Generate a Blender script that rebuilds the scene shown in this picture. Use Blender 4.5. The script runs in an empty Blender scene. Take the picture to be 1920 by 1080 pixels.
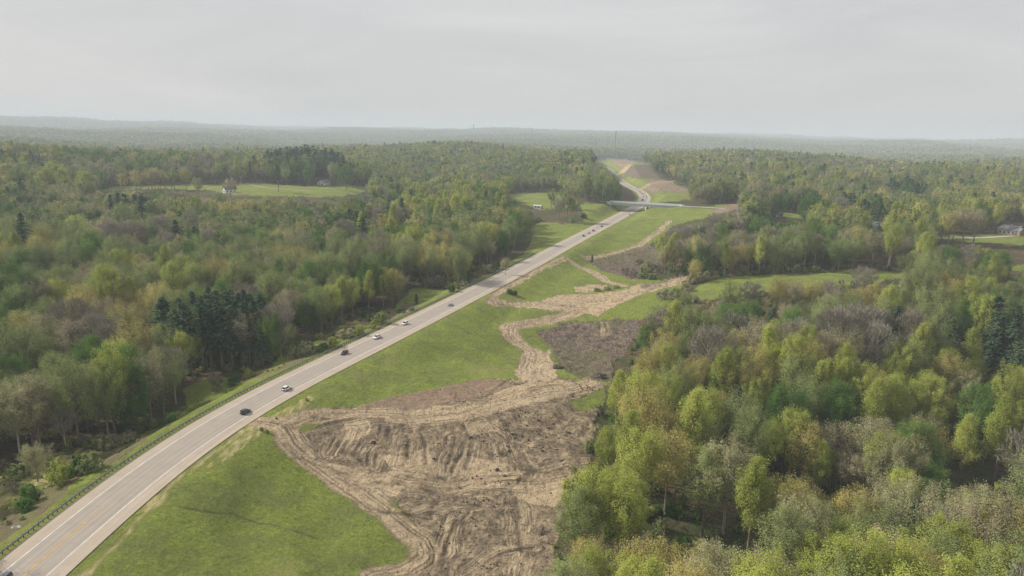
import bpy, math, random
import numpy as np
from mathutils import Matrix, Vector

# ------------------------------------------------------------------ camera, sky, sun, exposure
SC = bpy.context.scene
COL = SC.collection
R_ = math.radians
CAMH = 70.0
HFOV = 70.0
FPX = 960 / math.tan(R_(HFOV / 2))
PITCH = math.atan((540 - 247) / FPX)
ROLL = R_(1.16)

cam = bpy.data.cameras.new('camera')
cam.sensor_width = 36
cam.lens = 18 / math.tan(R_(HFOV / 2))
cam.clip_start = 1
cam.clip_end = 60000
SC.unit_settings.scale_length = 1.6      # one unit is 1.6 m
co = bpy.data.objects.new('camera', cam)
COL.objects.link(co)
fw = Vector((0, math.cos(PITCH), -math.sin(PITCH)))
up0 = Vector((0, math.sin(PITCH), math.cos(PITCH)))
rt0 = Vector((1, 0, 0))
rt = rt0 * math.cos(ROLL) + up0 * math.sin(ROLL)
up = -rt0 * math.sin(ROLL) + up0 * math.cos(ROLL)
m = Matrix((rt, up, -fw)).transposed().to_4x4()
m.translation = (0, 0, CAMH)
co.matrix_world = m
SC.camera = co

SUN_EL = R_(35)
SUN_AZ = (-0.96, 0.28)           # horizontal direction towards the sun
wd = bpy.data.worlds.new('World')
SC.world = wd
wd.use_nodes = True
nt = wd.node_tree
nt.nodes.clear()
def N(t, ty, **kw):
    n = t.nodes.new(ty)
    for k, v in kw.items():
        setattr(n, k, v)
    return n
out = N(nt, 'ShaderNodeOutputWorld')
bg = N(nt, 'ShaderNodeBackground')
bg.inputs[1].default_value = 0.1
sky = N(nt, 'ShaderNodeTexSky', sky_type='NISHITA', sun_disc=False)
sky.sun_elevation = SUN_EL
sky.sun_rotation = math.atan2(SUN_AZ[0], SUN_AZ[1])
sky.altitude = 300
sky.air_density = 1.0
sky.dust_density = 4.0
tc = N(nt, 'ShaderNodeTexCoord')
mp = N(nt, 'ShaderNodeMapping')
mp.inputs['Scale'].default_value = (1.0, 1.6, 5.0)
no = N(nt, 'ShaderNodeTexNoise')
no.inputs['Scale'].default_value = 2.1
no.inputs['Detail'].default_value = 8
no.inputs['Roughness'].default_value = 0.6
no.inputs['Distortion'].default_value = 0.6
cr = N(nt, 'ShaderNodeValToRGB')
cr.color_ramp.elements[0].position = 0.30
cr.color_ramp.elements[0].color = (6.2, 6.2, 6.22, 1)
cr.color_ramp.elements[1].position = 0.72
cr.color_ramp.elements[1].color = (7.45, 7.38, 7.3, 1)
mx = N(nt, 'ShaderNodeMixRGB')
mx.inputs[0].default_value = 0.88
nt.links.new(tc.outputs['Generated'], mp.inputs[0])
nt.links.new(mp.outputs[0], no.inputs['Vector'])
nt.links.new(no.outputs['Fac'], cr.inputs[0])
nt.links.new(sky.outputs[0], mx.inputs[1])
nt.links.new(cr.outputs[0], mx.inputs[2])
nt.links.new(mx.outputs[0], bg.inputs[0])
nt.links.new(bg.outputs[0], out.inputs[0])

sl = bpy.data.lights.new('sun', 'SUN')
sl.energy = 5.0
sl.angle = R_(0.6)
sl.color = (1.0, 0.93, 0.82)
so = bpy.data.objects.new('sun', sl)
COL.objects.link(so)
sd = Vector((SUN_AZ[0], SUN_AZ[1], 0)).normalized() * math.cos(SUN_EL) + Vector((0, 0, math.sin(SUN_EL)))
so.rotation_euler = sd.to_track_quat('Z', 'Y').to_euler()
so.location = (0, 0, 120)

SC.view_settings.view_transform = 'Standard'
SC.view_settings.look = 'None'
SC.view_settings.exposure = 0.0
SC.view_settings.gamma = 1
SC.render.engine = 'CYCLES'
cy = SC.cycles
cy.max_bounces = 5
cy.diffuse_bounces = 3
cy.glossy_bounces = 2
cy.transmission_bounces = 3
cy.transparent_max_bounces = 4
cy.volume_bounces = 1
cy.use_denoising = True
cy.denoising_prefilter = 'NONE'
cy.caustics_reflective = False
cy.caustics_refractive = False

# ------------------------------------------------------------------ projection and noise helpers
RT, UP, FW = np.array(rt), np.array(up), np.array(fw)
C0 = np.array([0, 0, CAMH])
rng = np.random.default_rng(7)
random.seed(7)

def ray(px, py):
    px = np.asarray(px, float); py = np.asarray(py, float)
    return (px - 960)[..., None] * RT + (540 - py)[..., None] * UP + FPX * FW

def at(px, py, z=0.0):
    d = ray(px, py)
    return C0 + d * ((z - CAMH) / d[..., 2])[..., None]

def proj(P):
    P = np.asarray(P, float) - C0
    w = P @ FW
    w = np.where(w < 1, 1, w)
    return 960 + FPX * (P @ RT) / w, 540 - FPX * (P @ UP) / w, w

_T = np.random.default_rng(3).random((256, 256))
def vnoise(x, y):
    xi = np.floor(x).astype(np.int64); yi = np.floor(y).astype(np.int64)
    fx = x - xi; fy = y - yi
    fx = fx * fx * (3 - 2 * fx); fy = fy * fy * (3 - 2 * fy)
    a, b, c, d = xi & 255, (xi + 1) & 255, yi & 255, (yi + 1) & 255
    return (_T[a, c] * (1 - fx) + _T[b, c] * fx) * (1 - fy) + (_T[a, d] * (1 - fx) + _T[b, d] * fx) * fy
def fbm(x, y, s, o=4, seed=0, g=0.5):
    t = 0; a = 1; n = 0
    x = x / s + seed * 17.3; y = y / s - seed * 9.7
    for k in range(o):
        t = t + a * (vnoise(x, y) - 0.5); n += a
        a *= g; x = x * 2.03 + 5.1; y = y * 2.03 + 1.7
    return t / n * 2
def sstep(a, b, x):
    t = np.clip((x - a) / (b - a), 0, 1)
    return t * t * (3 - 2 * t)

# ------------------------------------------------------------------ road centre line
L_ = [(8, 1080), (130, 960), (258, 860), (280, 845), (413, 766), (488, 728), (572, 693), (634, 666), (661, 652), (744, 612), (827, 571)]
RR = [(86, 1080), (199, 960), (319, 860), (388, 816), (463, 767), (530, 733), (613, 695), (676, 668), (744, 633), (811, 597), (869, 566)]
Lw = at(*np.array(L_, float).T); Rw = at(*np.array(RR, float).T)
cen = []
def resample(P, step):
    d = np.r_[0, np.cumsum(np.linalg.norm(np.diff(P, axis=0), axis=1))]
    n = max(2, int(d[-1] / step) + 1)
    s = np.linspace(0, d[-1], n)
    return np.stack([np.interp(s, d, P[:, k]) for k in range(P.shape[1])], 1)
Lw = Lw[:, :2]; Rw = Rw[:, :2]
Rr = resample(Rw, 1.0)
for p in Lw[:]:
    q = Rr[np.argmin(np.linalg.norm(Rr - p, axis=1))]
    cen.append((p + q) / 2)
far = [(960, 513.5), (1040, 470), (1075, 451), (1130, 423), (1183, 394.5), (1200, 384), (1209.5, 376), (1210.5, 370), (1207, 363), (1198, 357.5), (1187, 352.5), (1172, 345.5), (1160, 335), (1147, 323), (1143, 318), (1134, 313), (1110, 307)]
P = np.array(cen + [at(*p)[:2] for p in far])
t0 = P[0] - P[1]; t0 /= np.linalg.norm(t0)
P = np.vstack([P[0] + t0 * 60 + np.array([-8, 0]), P[0] + t0 * 30 + np.array([-2, 0]), P])
P = resample(P, 2.0)
for it in range(60):
    P[1:-1] = 0.25 * P[:-2] + 0.5 * P[1:-1] + 0.25 * P[2:]
for it in range(3):
    sm = P.copy()
    k = 14
    ker = np.ones(2 * k + 1) / (2 * k + 1)
    pad = np.vstack([2 * P[0] - P[k:0:-1], P, 2 * P[-1] - P[-2:-k - 2:-1]])
    P = np.stack([np.convolve(pad[:, i], ker, 'valid') for i in range(2)], 1)
CEN = resample(P, 2.0)
CT = np.gradient(CEN, axis=0); CT /= np.linalg.norm(CT, axis=1)[:, None]
CN = np.stack([CT[:, 1], -CT[:, 0]], 1)         # to the right of the driving-away direction
CS = np.arange(len(CEN)) * 2.0

# signed distance grid to the road
gx = np.arange(-260, 420, 3.0); gy = np.arange(20, 1750, 3.0)
GX, GY = np.meshgrid(gx, gy, indexing='ij')
best = np.full(GX.shape, 1e9); sg = np.zeros(GX.shape)
for i in range(0, len(CEN), 1):
    dx = GX - CEN[i, 0]; dy = GY - CEN[i, 1]
    a = dx * CT[i, 0] + dy * CT[i, 1]
    b = dx * CN[i, 0] + dy * CN[i, 1]
    d2 = dx * dx + dy * dy
    mm = d2 < best
    best[mm] = d2[mm]; sg[mm] = np.where(np.abs(a[mm]) < 8, b[mm], np.sign(b[mm]) * np.sqrt(d2[mm]))
def gridlook(G, x, y):
    u = np.clip((x - gx[0]) / 3.0, 0, len(gx) - 1.001); v = np.clip((y - gy[0]) / 3.0, 0, len(gy) - 1.001)
    i = u.astype(int); j = v.astype(int); u = u - i; v = v - j
    return (G[i, j] * (1 - u) + G[i + 1, j] * u) * (1 - v) + (G[i, j + 1] * (1 - u) + G[i + 1, j + 1] * u) * v
def roadd(x, y):
    return gridlook(sg, np.asarray(x, float), np.asarray(y, float))

# ------------------------------------------------------------------ terrain height
CTRL = [(250, 1010, -1), (350, 1000, -3), (500, 1000, -6), (650, 1000, -9), (760, 1040, -11), (400, 900, -1.5), (500, 900, -4), (600, 930, -7),
 (520, 810, -1.5), (700, 960, -9), (850, 1060, -13), (950, 1000, -13), (1010, 930, -11), (850, 930, -11), (700, 890, -7), (650, 820, -4.5),
 (800, 850, -7), (950, 860, -8), (1080, 830, -7), (700, 775, -2.5), (850, 760, -2.5), (1000, 735, -3.5), (1100, 725, -6), (600, 740, -1.5),
 (750, 700, -1.5), (850, 690, -4), (940, 680, -7), (860, 620, -1.2), (960, 600, -3), (1000, 670, -9), (1060, 660, -11), (1130, 640, -10),
 (1060, 610, -7), (1170, 610, -6), (1000, 570, -2.5), (1100, 565, -4), (1200, 545, -3), (1200, 575, -3), (1250, 560, -2), (1000, 530, -1.5),
 (1080, 520, -3), (1140, 535, -5), (1180, 500, -9), (1130, 485, -5), (1210, 470, -5), (1100, 460, -1.5), (1200, 430, -1), (1240, 410, 0),
 (1250, 450, -3), (1400, 530, 2), (1550, 525, 4), (1690, 520, 4), (1300, 620, -6),
 (1200, 800, -9), (1150, 950, -12), (1300, 1050, -14), (1300, 900, -12), (1500, 800, -16), (1500, 950, -22), (1700, 880, -26), (1850, 870, -28),
 (1880, 800, -22), (1800, 1050, -16), (1600, 1060, -20), (1900, 980, -18), (1920, 1080, -12), (1700, 700, -12), (1900, 650, -8), (1500, 650, -5),
 (1700, 600, 0), (1400, 700, -9),
 (0, 930, -4), (0, 850, -8), (100, 840, -9), (150, 760, -12), (300, 760, -11), (50, 700, -9), (400, 690, -7), (200, 600, -6), (500, 640, -7),
 (560, 670, -3), (300, 500, -6), (0, 500, -3), (700, 590, -6), (760, 560, -5), (830, 545, -4), (650, 500, -8), (900, 480, -5), (950, 440, -3),
 (1030, 440, -1), (1010, 455, -2), (1080, 420, 1), (1100, 400, 4), (1140, 384, 7), (1060, 385, 5), (980, 378, 4), (700, 420, -5), (500, 420, -5),
 (200, 420, -4), (300, 352, 7), (150, 357, 6), (450, 357, 8), (600, 350, 8), (540, 324, 12), (640, 325, 11), (800, 350, -3), (1282, 388, 7),
 (1310, 400, 5), (1370, 385, 14), (1420, 385, 12), (1400, 420, 6), (1300, 460, 0), (1480, 403, 8), (1600, 440, 2), (1800, 446, 6), (1905, 436, 8),
 (1700, 400, 2), (1260, 365, 0), (1170, 303, 26), (1130, 305, 12), (1210, 322, 12), (1260, 345, 8), (1230, 352, 1),
 (100, 332, 22), (0, 305, 24), (350, 322, 16), (250, 400, -12), (60, 400, -6), (500, 465, -14), (120, 470, -8), (660, 440, 0), (700, 300, 12), (850, 283, 26), (980, 290, 14), (800, 385, -10), (900, 370, 0),
 (1500, 335, 18), (1750, 335, 20), (1600, 368, -8), (1850, 380, 6), (1330, 330, 16), (1420, 300, 24), (1900, 310, 22), (1340, 360, 12)]
CP = np.array([at(a, b, c) for a, b, c in CTRL])
cpu = np.log(np.hypot(CP[:, 0], CP[:, 1])) ; cpv = np.arctan2(CP[:, 0], CP[:, 1])

BA = at(1146, 376.5, 8.4)[:2]; BB = at(1275, 384, 8.4)[:2]; BU = (BB - BA) / np.linalg.norm(BB - BA)
def bumps(x, y):
    r = np.hypot(x, y)
    big = fbm(x, y, 1800, 3, 31) * 36 * sstep(900, 3000, r) + fbm(x, y, 700, 3, 14) * 34 * sstep(450, 1300, r)
    mean = -4 + 60 * sstep(2600, 9000, r) + fbm(x, y, 5200, 2, 5) * 30 * sstep(5000, 9000, r)
    return big + mean

def height(x, y, fine=True):
    x = np.asarray(x, float); y = np.asarray(y, float)
    sh = x.shape
    x = x.ravel(); y = y.ravel()
    z = np.empty_like(x)
    for s in range(0, len(x), 100000):
        X = x[s:s + 100000]; Y = y[s:s + 100000]
        r = np.hypot(X, Y)
        b = bumps(X, Y)
        near = r < 2600
        zz = b.copy()
        if near.any():
            u = np.log(np.maximum(r[near], 20)); v = np.arctan2(X[near], Y[near])
            d2 = (u[:, None] - cpu[None]) ** 2 * 0.6 + (v[:, None] - cpv[None]) ** 2
            w = 1 / (d2 + 0.003) ** 2
            w0 = 500.0 + 1e5 * sstep(1500, 2500, r[near])
            zz[near] = (w @ CP[:, 2] + w0 * b[near]) / (w.sum(1) + w0)
        z[s:s + 100000] = zz
    if fine:
        z = z + fbm(x, y, 26, 3, 2) * 0.35 * sstep(30, 100, np.hypot(x, y))
    d = np.abs(roadd(x, y))
    inside = (x > gx[0]) & (x < gx[-1]) & (y > gy[0]) & (y < gy[-2])
    d = np.where(inside, d, 1e3)
    k = sstep(8.6, 24, d)
    for (ax, ay, ux, uy) in ((BA[0], BA[1], -BU[0], -BU[1]), (BB[0], BB[1], BU[0], BU[1])):
        al = (x - ax) * ux + (y - ay) * uy; ac = np.abs((x - ax) * uy - (y - ay) * ux)
        e = sstep(-9, 1, al) * sstep(110, 50, al) * sstep(19, 6.5, ac)
        z = z * (1 - e) + (7.1) * e
    z = z * k + (-0.12) * (1 - k)
    return z.reshape(sh)

def hit(px, py, extra=0.0):
    """point where the ray through a pixel meets the terrain raised by extra"""
    px = np.atleast_1d(np.asarray(px, float)); py = np.atleast_1d(np.asarray(py, float))
    d = ray(px, py); d = d / np.linalg.norm(d, axis=1)[:, None]
    lo = np.full(len(px), 30.0); t = lo.copy(); done = np.zeros(len(px), bool); hi = lo.copy()
    extra = np.broadcast_to(np.asarray(extra, float), (len(px),))
    for k in range(420):
        nt_ = t * 1.016
        p = C0 + d * nt_[:, None]
        h = p[:, 2] < height(p[:, 0], p[:, 1], False) + extra
        new = h & ~done
        lo[new] = t[new]; hi[new] = nt_[new]; done |= h
        t = np.where(done, t, nt_)
        if done.all(): break
    lo[~done] = t[~done]; hi[~done] = t[~done]
    for k in range(14):
        md = (lo + hi) / 2
        p = C0 + d * md[:, None]
        h = p[:, 2] < height(p[:, 0], p[:, 1], False) + extra
        hi = np.where(h, md, hi); lo = np.where(h, lo, md)
    p = C0 + d * hi[:, None]
    p[:, 2] -= extra
    return p

# ------------------------------------------------------------------ zones of the ground (outlines authored on the photo, carried onto the terrain)
ZW, ZH = 1200, 680            # raster covers x -120..2040, y 0..1224
def pip(poly, X, Y):
    poly = np.array(poly, float)
    ins = np.zeros(X.shape, bool)
    n = len(poly)
    for i in range(n):
        x1, y1 = poly[i]; x2, y2 = poly[(i + 1) % n]
        if y1 == y2: continue
        c = ((y1 > Y) != (y2 > Y)) & (X < (x2 - x1) * (Y - y1) / (y2 - y1) + x1)
        ins ^= c
    return ins
zpx = (np.arange(ZW) + 0.5) * 1.8 - 120
zpy = (np.arange(ZH) + 0.5) * 1.8
def paint(img, poly, val):
    poly = np.array(poly, float)
    i0, i1 = np.searchsorted(zpx, [poly[:, 0].min(), poly[:, 0].max()])
    j0, j1 = np.searchsorted(zpy, [poly[:, 1].min(), poly[:, 1].max()])
    X, Y = np.meshgrid(zpx[i0:i1], zpy[j0:j1], indexing='ij')
    img[i0:i1, j0:j1][pip(poly, X, Y)] = val
def zlook(img, px, py):
    i = np.clip(((px + 120) / 1.8).astype(int), 0, ZW - 1); j = np.clip((py / 1.8).astype(int), 0, ZH - 1)
    return img[i, j]

EDGE_L = [(-120, 950), (0, 893), (60, 872), (110, 856), (200, 838), (262, 815), (330, 790), (350, 765), (340, 730), (380, 705), (440, 700), (500, 688), (548, 657), (600, 640), (640, 612),
 (690, 592), (735, 580), (758, 562), (764, 545), (800, 540), (868, 545), (890, 524), (905, 508), (940, 494), (978, 480), (992, 462), (1000, 452), (992, 430), (1010, 418), (1060, 421), (1088, 417), (1102, 408), (1090, 395), (1086, 382), (1110, 379), (1150, 383)]
EDGE_R = [(1278, 386), (1300, 388), (1395, 379), (1372, 395), (1320, 408), (1262, 424), (1236, 445), (1222, 458), (1228, 476), (1226, 505), (1240, 524), (1286, 518),
 (1276, 548), (1252, 572), (1232, 592), (1196, 602), (1196, 622), (1180, 652), (1152, 684), (1142, 716), (1136, 744), (1120, 790), (1110, 830), (1090, 872), (1062, 904), (1052, 950), (1044, 1000), (1030, 1050), (1010, 1090), (960, 1224)]
CORR = EDGE_L + EDGE_R + [(-120, 1224)]
FIELDS = [
 [(1288, 545), (1345, 521), (1450, 515), (1600, 508), (1698, 507), (1700, 518), (1660, 527), (1610, 534), (1540, 540), (1440, 547), (1340, 562), (1290, 568)],
 [(140, 357), (250, 348), (400, 345), (470, 343), (520, 346), (600, 350), (672, 348), (697, 358), (664, 365), (590, 371), (535, 367), (440, 366), (400, 358), (300, 353), (200, 358)],
 [(80, 436), (110, 434), (112, 441), (84, 443)],
 [(945, 364), (1040, 359), (1062, 371), (1088, 380), (1066, 392), (1015, 394), (990, 385), (960, 372)],
 [(1430, 396), (1480, 399), (1524, 408), (1518, 418), (1470, 409)],
 [(1745, 441), (1890, 438), (1930, 430), (1960, 455), (1900, 462), (1800, 452), (1748, 450)],
 [(1890, 495), (1930, 492), (1930, 508), (1895, 508)],
 [(1110, 304), (1140, 297), (1170, 299), (1216, 307), (1222, 318), (1238, 335), (1290, 353), (1296, 376), (1215, 380), (1196, 372), (1190, 360), (1178, 352), (1163, 342), (1152, 328), (1140, 316), (1122, 312)],
 [(640, 352), (690, 350), (700, 358), (660, 362)],
 [(0, 455), (0, 455)],
]
clear = np.zeros((ZW, ZH), bool)
paint(clear, CORR, True)
corr = clear.copy()
for f in FIELDS:
    if len(f) > 2: paint(clear, f, True)
#
LITTER, GRASS, WEED, MUD, SAND, RED, DRY, BRUSH = range(8)
zone = np.zeros((ZW, ZH), np.uint8)
paint(zone, CORR, GRASS)
for f in FIELDS:
    if len(f) > 2: paint(zone, f, GRASS)
paint(zone, [(-120, 1010), (0, 948), (70, 915), (150, 880), (215, 850), (262, 822), (262, 815), (200, 838), (110, 856), (60, 872), (0, 893), (-120, 950)], DRY)
paint(zone, [(-120, 1075), (0, 1012), (55, 975), (120, 930), (190, 878), (240, 845), (280, 822), (255, 818), (180, 866), (100, 905), (0, 955), (-120, 1010)], WEED)
paint(zone, [(430, 715), (470, 700), (520, 690), (548, 668), (600, 645), (640, 620), (680, 598), (700, 600), (660, 625), (600, 655), (560, 678), (500, 700), (450, 718)], WEED)
paint(zone, [(690, 598), (740, 580), (765, 568), (790, 575), (740, 600), (700, 615)], WEED)
paint(zone, [(862, 545), (890, 524), (905, 508), (940, 494), (950, 498), (915, 520), (880, 545)], WEED)
paint(zone, [(530, 800), (560, 775), (640, 766), (700, 760), (760, 745), (850, 726), (920, 712), (1000, 708), (1110, 716), (1140, 730), (1130, 790), (1120, 830), (1095, 880), (1070, 905), (1060, 950), (1054, 1000), (1040, 1050), (1020, 1100), (980, 1224), (600, 1224), (680, 1085), (770, 1062), (800, 1040), (815, 1010), (760, 962), (700, 930), (640, 892), (580, 852)], MUD)
paint(zone, [(655, 772), (740, 746), (850, 726), (925, 714), (965, 724), (880, 750), (780, 772)], RED)
paint(zone, [(870, 762), (930, 736), (1000, 715), (1100, 722), (1060, 745), (960, 766), (880, 786), (760, 792), (640, 788), (600, 776), (740, 778)], SAND)
for q in ([(700, 850), (760, 855), (800, 832), (830, 870), (880, 852), (960, 862), (990, 886), (900, 896), (800, 890), (740, 880)],
          [(985, 890), (1060, 894), (1066, 915), (1040, 952), (1000, 940), (960, 920)],
          [(860, 790), (935, 784), (945, 806), (880, 816)],
          [(640, 800), (700, 795), (690, 815), (650, 830)],
          [(680, 905), (760, 915), (740, 935), (690, 925)],
          [(920, 560), (1000, 566), (1050, 553), (1130, 549), (1190, 536), (1284, 517), (1278, 530), (1200, 549), (1150, 577), (1120, 592), (1080, 582), (1000, 576), (930, 571)],
          [(1075, 536), (1110, 532), (1140, 536), (1110, 544), (1080, 546)],
          [(990, 690), (1030, 655), (1050, 700), (1040, 715), (985, 712)]):
    paint(zone, q, SAND)
paint(zone, [(1200, 535), (1284, 516), (1280, 527), (1215, 545)], MUD)
paint(zone, [(1012, 622), (1060, 602), (1200, 600), (1200, 622), (1185, 652), (1155, 684), (1145, 716), (1090, 712), (1058, 692), (1032, 652)], BRUSH)
paint(zone, [(1098, 490), (1150, 476), (1216, 459), (1236, 475), (1236, 520), (1180, 527), (1130, 507)], BRUSH)
paint(zone, [(553, 792), (590, 783), (602, 798), (578, 818)], GRASS)
paint(zone, [(1066, 752), (1140, 728), (1140, 760), (1090, 768)], GRASS)
paint(zone, [(1040, 596), (1080, 590), (1085, 600), (1045, 606)], GRASS)
paint(zone, [(985, 618), (1010, 612), (1020, 628), (1000, 640)], GRASS)
paint(zone, [(1320, 404), (1355, 386), (1400, 378), (1380, 394)], RED)
paint(zone, [(1145, 302), (1172, 299), (1195, 305), (1165, 315)], RED)
paint(zone, [(1165, 316), (1215, 308), (1222, 318), (1240, 336), (1200, 335), (1170, 330)], BRUSH)
paint(zone, [(1200, 352), (1235, 338), (1290, 354), (1292, 361), (1225, 362)], MUD)
paint(zone, [(1205, 342), (1240, 336), (1262, 343), (1230, 352)], RED)
paint(zone, [(380, 872), (420, 832), (470, 795), (530, 752), (575, 733), (590, 742), (560, 766), (535, 796), (500, 812), (450, 838), (400, 870)], DRY)

# tracks: pixel polylines, half width in metres, kind (ruts every rut metres)
TRACKS = [
 ([(470, 792), (530, 800), (548, 830), (585, 866), (642, 905), (700, 944), (756, 984), (796, 1014), (803, 1040), (764, 1064), (700, 1082)], 2.6),
 ([(470, 792), (540, 790), (580, 775), (650, 772), (760, 777), (850, 770), (950, 750), (1050, 730), (1110, 718)], 2.6),
 ([(575, 862), (680, 890), (780, 905), (900, 908), (1000, 905), (1062, 890)], 2.0),
 ([(920, 566), (1000, 569), (1080, 570), (1160, 560), (1230, 540), (1284, 521)], 2.6),
 ([(1085, 584), (1022, 600), (956, 610), (960, 632), (1002, 660), (986, 700), (1000, 714)], 3.4),
 ([(1057, 483), (1100, 505), (1140, 528), (1168, 536)], 2.6),
 ([(1057, 483), (1010, 505), (960, 535), (935, 548), (922, 562)], 1.8),
 ([(1092, 482), (1150, 475), (1200, 460), (1216, 445), (1236, 432), (1256, 415)], 2.0),
 ([(170, 1078), (262, 970), (330, 902), (400, 850), (470, 800)], 0.75),
 ([(1150, 330), (1162, 322), (1180, 313), (1215, 308)], 3.0),
 ([(1195, 355), (1230, 342), (1262, 340)], 3.0),
]
RUTS = [[(690, 800), (668, 855)], [(715, 798), (690, 872)], [(730, 800), (704, 875)], [(770, 808), (758, 872)], [(850, 822), (835, 884)], [(868, 830), (848, 888)], [(880, 826), (872, 880)],
 [(940, 822), (952, 882)], [(952, 820), (965, 880)], [(900, 790), (950, 822), (980, 880)], [(905, 795), (945, 830), (968, 882)], [(640, 808), (615, 850)], [(655, 806), (628, 855)], [(790, 818), (800, 870)],
 [(600, 800), (640, 790), (720, 786)], [(760, 960), (820, 950), (900, 945)], [(820, 1080), (840, 1010), (870, 960)], [(990, 730), (1040, 722), (1090, 720)],
 [(900, 740), (930, 726), (948, 715)], [(1124, 606), (1126, 628)], [(1134, 606), (1136, 630)], [(1075, 620), (1100, 598)], [(1083, 622), (1108, 600)],
 [(970, 940), (974, 1000), (972, 1078)], [(640, 935), (720, 960), (800, 970)], [(880, 1075), (940, 1040), (1000, 1030)], [(1085, 790), (1090, 800), (1084, 815)], [(1100, 790), (1104, 802), (1098, 815)]]
GRUTS = [[(338, 950), (400, 962), (440, 966), (520, 985), (580, 1003), (645, 1020)], [(598, 738), (652, 748)], [(888, 585), (950, 609)]]

def seglist(px):
    q = np.array(px, float)
    h = hit(q[:, 0], q[:, 1])
    return resample(h[:, :2], 3.0)
def polydist(x, y, Q):
    d = np.full(x.shape, 1e9); side = np.zeros(x.shape); along = np.zeros(x.shape); acc = 0.0
    for i in range(len(Q) - 1):
        a, b = Q[i], Q[i + 1]; v = b - a; L = max(v @ v, 1e-9)
        t = np.clip(((x - a[0]) * v[0] + (y - a[1]) * v[1]) / L, 0, 1)
        ex = x - a[0] - t * v[0]; ey = y - a[1] - t * v[1]
        dd = ex * ex + ey * ey
        mm = dd < d
        d = np.where(mm, dd, d); side = np.where(mm, np.sign(v[0] * ey - v[1] * ex), side); along = np.where(mm, acc + t * math.sqrt(L), along)
        acc += math.sqrt(L)
    return np.sqrt(d), side, along

# ------------------------------------------------------------------ mesh and material helpers
def mesh_from(name, V, F, mat=None, smooth=False, mats=None, midx=None):
    me = bpy.data.meshes.new(name)
    V = np.asarray(V, np.float32)
    if isinstance(F, np.ndarray):
        nf, k = F.shape
        me.vertices.add(len(V)); me.vertices.foreach_set('co', V.ravel())
        me.loops.add(nf * k); me.loops.foreach_set('vertex_index', F.ravel().astype(np.int32))
        me.polygons.add(nf); me.polygons.foreach_set('loop_start', (np.arange(nf) * k).astype(np.int32))
        me.update(calc_edges=True)
    else:
        me.from_pydata([tuple(v) for v in V.tolist()], [], F)
        me.update()
    if mat: me.materials.append(mat)
    if mats:
        for q in mats: me.materials.append(q)
        if midx is not None: me.polygons.foreach_set('material_index', np.asarray(midx, np.int32))
    me.polygons.foreach_set('use_smooth', np.full(len(me.polygons), smooth))
    return me
def link(name, me, parent=None):
    o = bpy.data.objects.new(name, me)
    COL.objects.link(o)
    if parent: o.parent = parent
    return o
def empty(name, loc, rz=0.0):
    o = bpy.data.objects.new(name, None)
    COL.objects.link(o)
    o.location = loc; o.rotation_euler = (0, 0, rz)
    o.empty_display_size = 0.5
    return o
def tag(o, label, cat, group=None):
    o['label'] = label; o['category'] = cat
    if group: o['group'] = group
    return o

class MB:
    """collects simple shapes into one mesh"""
    def __init__(s): s.V = []; s.F = []; s.M = []; s.n = 0
    def add(s, V, F, mi=0):
        s.V += [tuple(v) for v in V]; s.F += [tuple(i + s.n for i in f) for f in F]; s.M += [mi] * len(F); s.n = len(s.V)
        return s
    def box(s, c, d, rz=0.0, mi=0, taper=1.0):
        cx, cy_, cz = c; dx, dy, dz = d[0] / 2, d[1] / 2, d[2] / 2
        ca, sa = math.cos(rz), math.sin(rz)
        V = []
        for z, k in ((-dz, 1), (dz, taper)):
            for x, y in ((-dx, -dy), (dx, -dy), (dx, dy), (-dx, dy)):
                x *= k; y *= k
                V.append((cx + x * ca - y * sa, cy_ + x * sa + y * ca, cz + z))
        return s.add(V, [(3, 2, 1, 0), (4, 5, 6, 7), (0, 1, 5, 4), (1, 2, 6, 5), (2, 3, 7, 6), (3, 0, 4, 7)], mi)
    def tube(s, pts, rad, n=6, mi=0, cap=True):
        V, F = tube(pts, rad, n, cap)
        return s.add(V, F, mi)
    def prism(s, outline, y0, y1, mi=0):
        n = len(outline)
        V = [(x, y0, z) for x, z in outline] + [(x, y1, z) for x, z in outline]
        F = [tuple(range(n)), tuple(range(2 * n - 1, n - 1, -1))] + [(i, i + n, (i + 1) % n + n, (i + 1) % n) for i in range(n)]
        return s.add(V, F, mi)
    def mesh(s, name, mat, smooth=False):
        if isinstance(mat, (list, tuple)):
            return mesh_from(name, s.V, s.F, None, smooth, list(mat), s.M)
        return mesh_from(name, s.V, s.F, mat, smooth)
    def build(s, name, mat, parent=None, smooth=False):
        return link(name, s.mesh(name, mat, smooth), parent)
def tube(pts, rad, n=6, cap=True):
    pts = [np.array(p, float) for p in pts]
    if np.isscalar(rad): rad = [rad] * len(pts)
    V = []; F = []
    prev = None
    for i, p in enumerate(pts):
        t = pts[min(i + 1, len(pts) - 1)] - pts[max(i - 1, 0)]
        t = t / (np.linalg.norm(t) + 1e-9)
        if prev is None:
            a = np.array([1, 0, 0]) if abs(t[0]) < 0.8 else np.array([0, 1, 0])
        else: a = prev
        a = a - t * (a @ t); a /= np.linalg.norm(a) + 1e-9
        prev = a
        b = np.cross(t, a)
        for k in range(n):
            an = 2 * math.pi * k / n
            V.append(p + rad[i] * (math.cos(an) * a + math.sin(an) * b))
    for i in range(len(pts) - 1):
        for k in range(n):
            F.append((i * n + k, i * n + (k + 1) % n, (i + 1) * n + (k + 1) % n, (i + 1) * n + k))
    if cap:
        F.append(tuple(range(n - 1, -1, -1))); F.append(tuple(range((len(pts) - 1) * n, len(pts) * n)))
    return V, F

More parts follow.
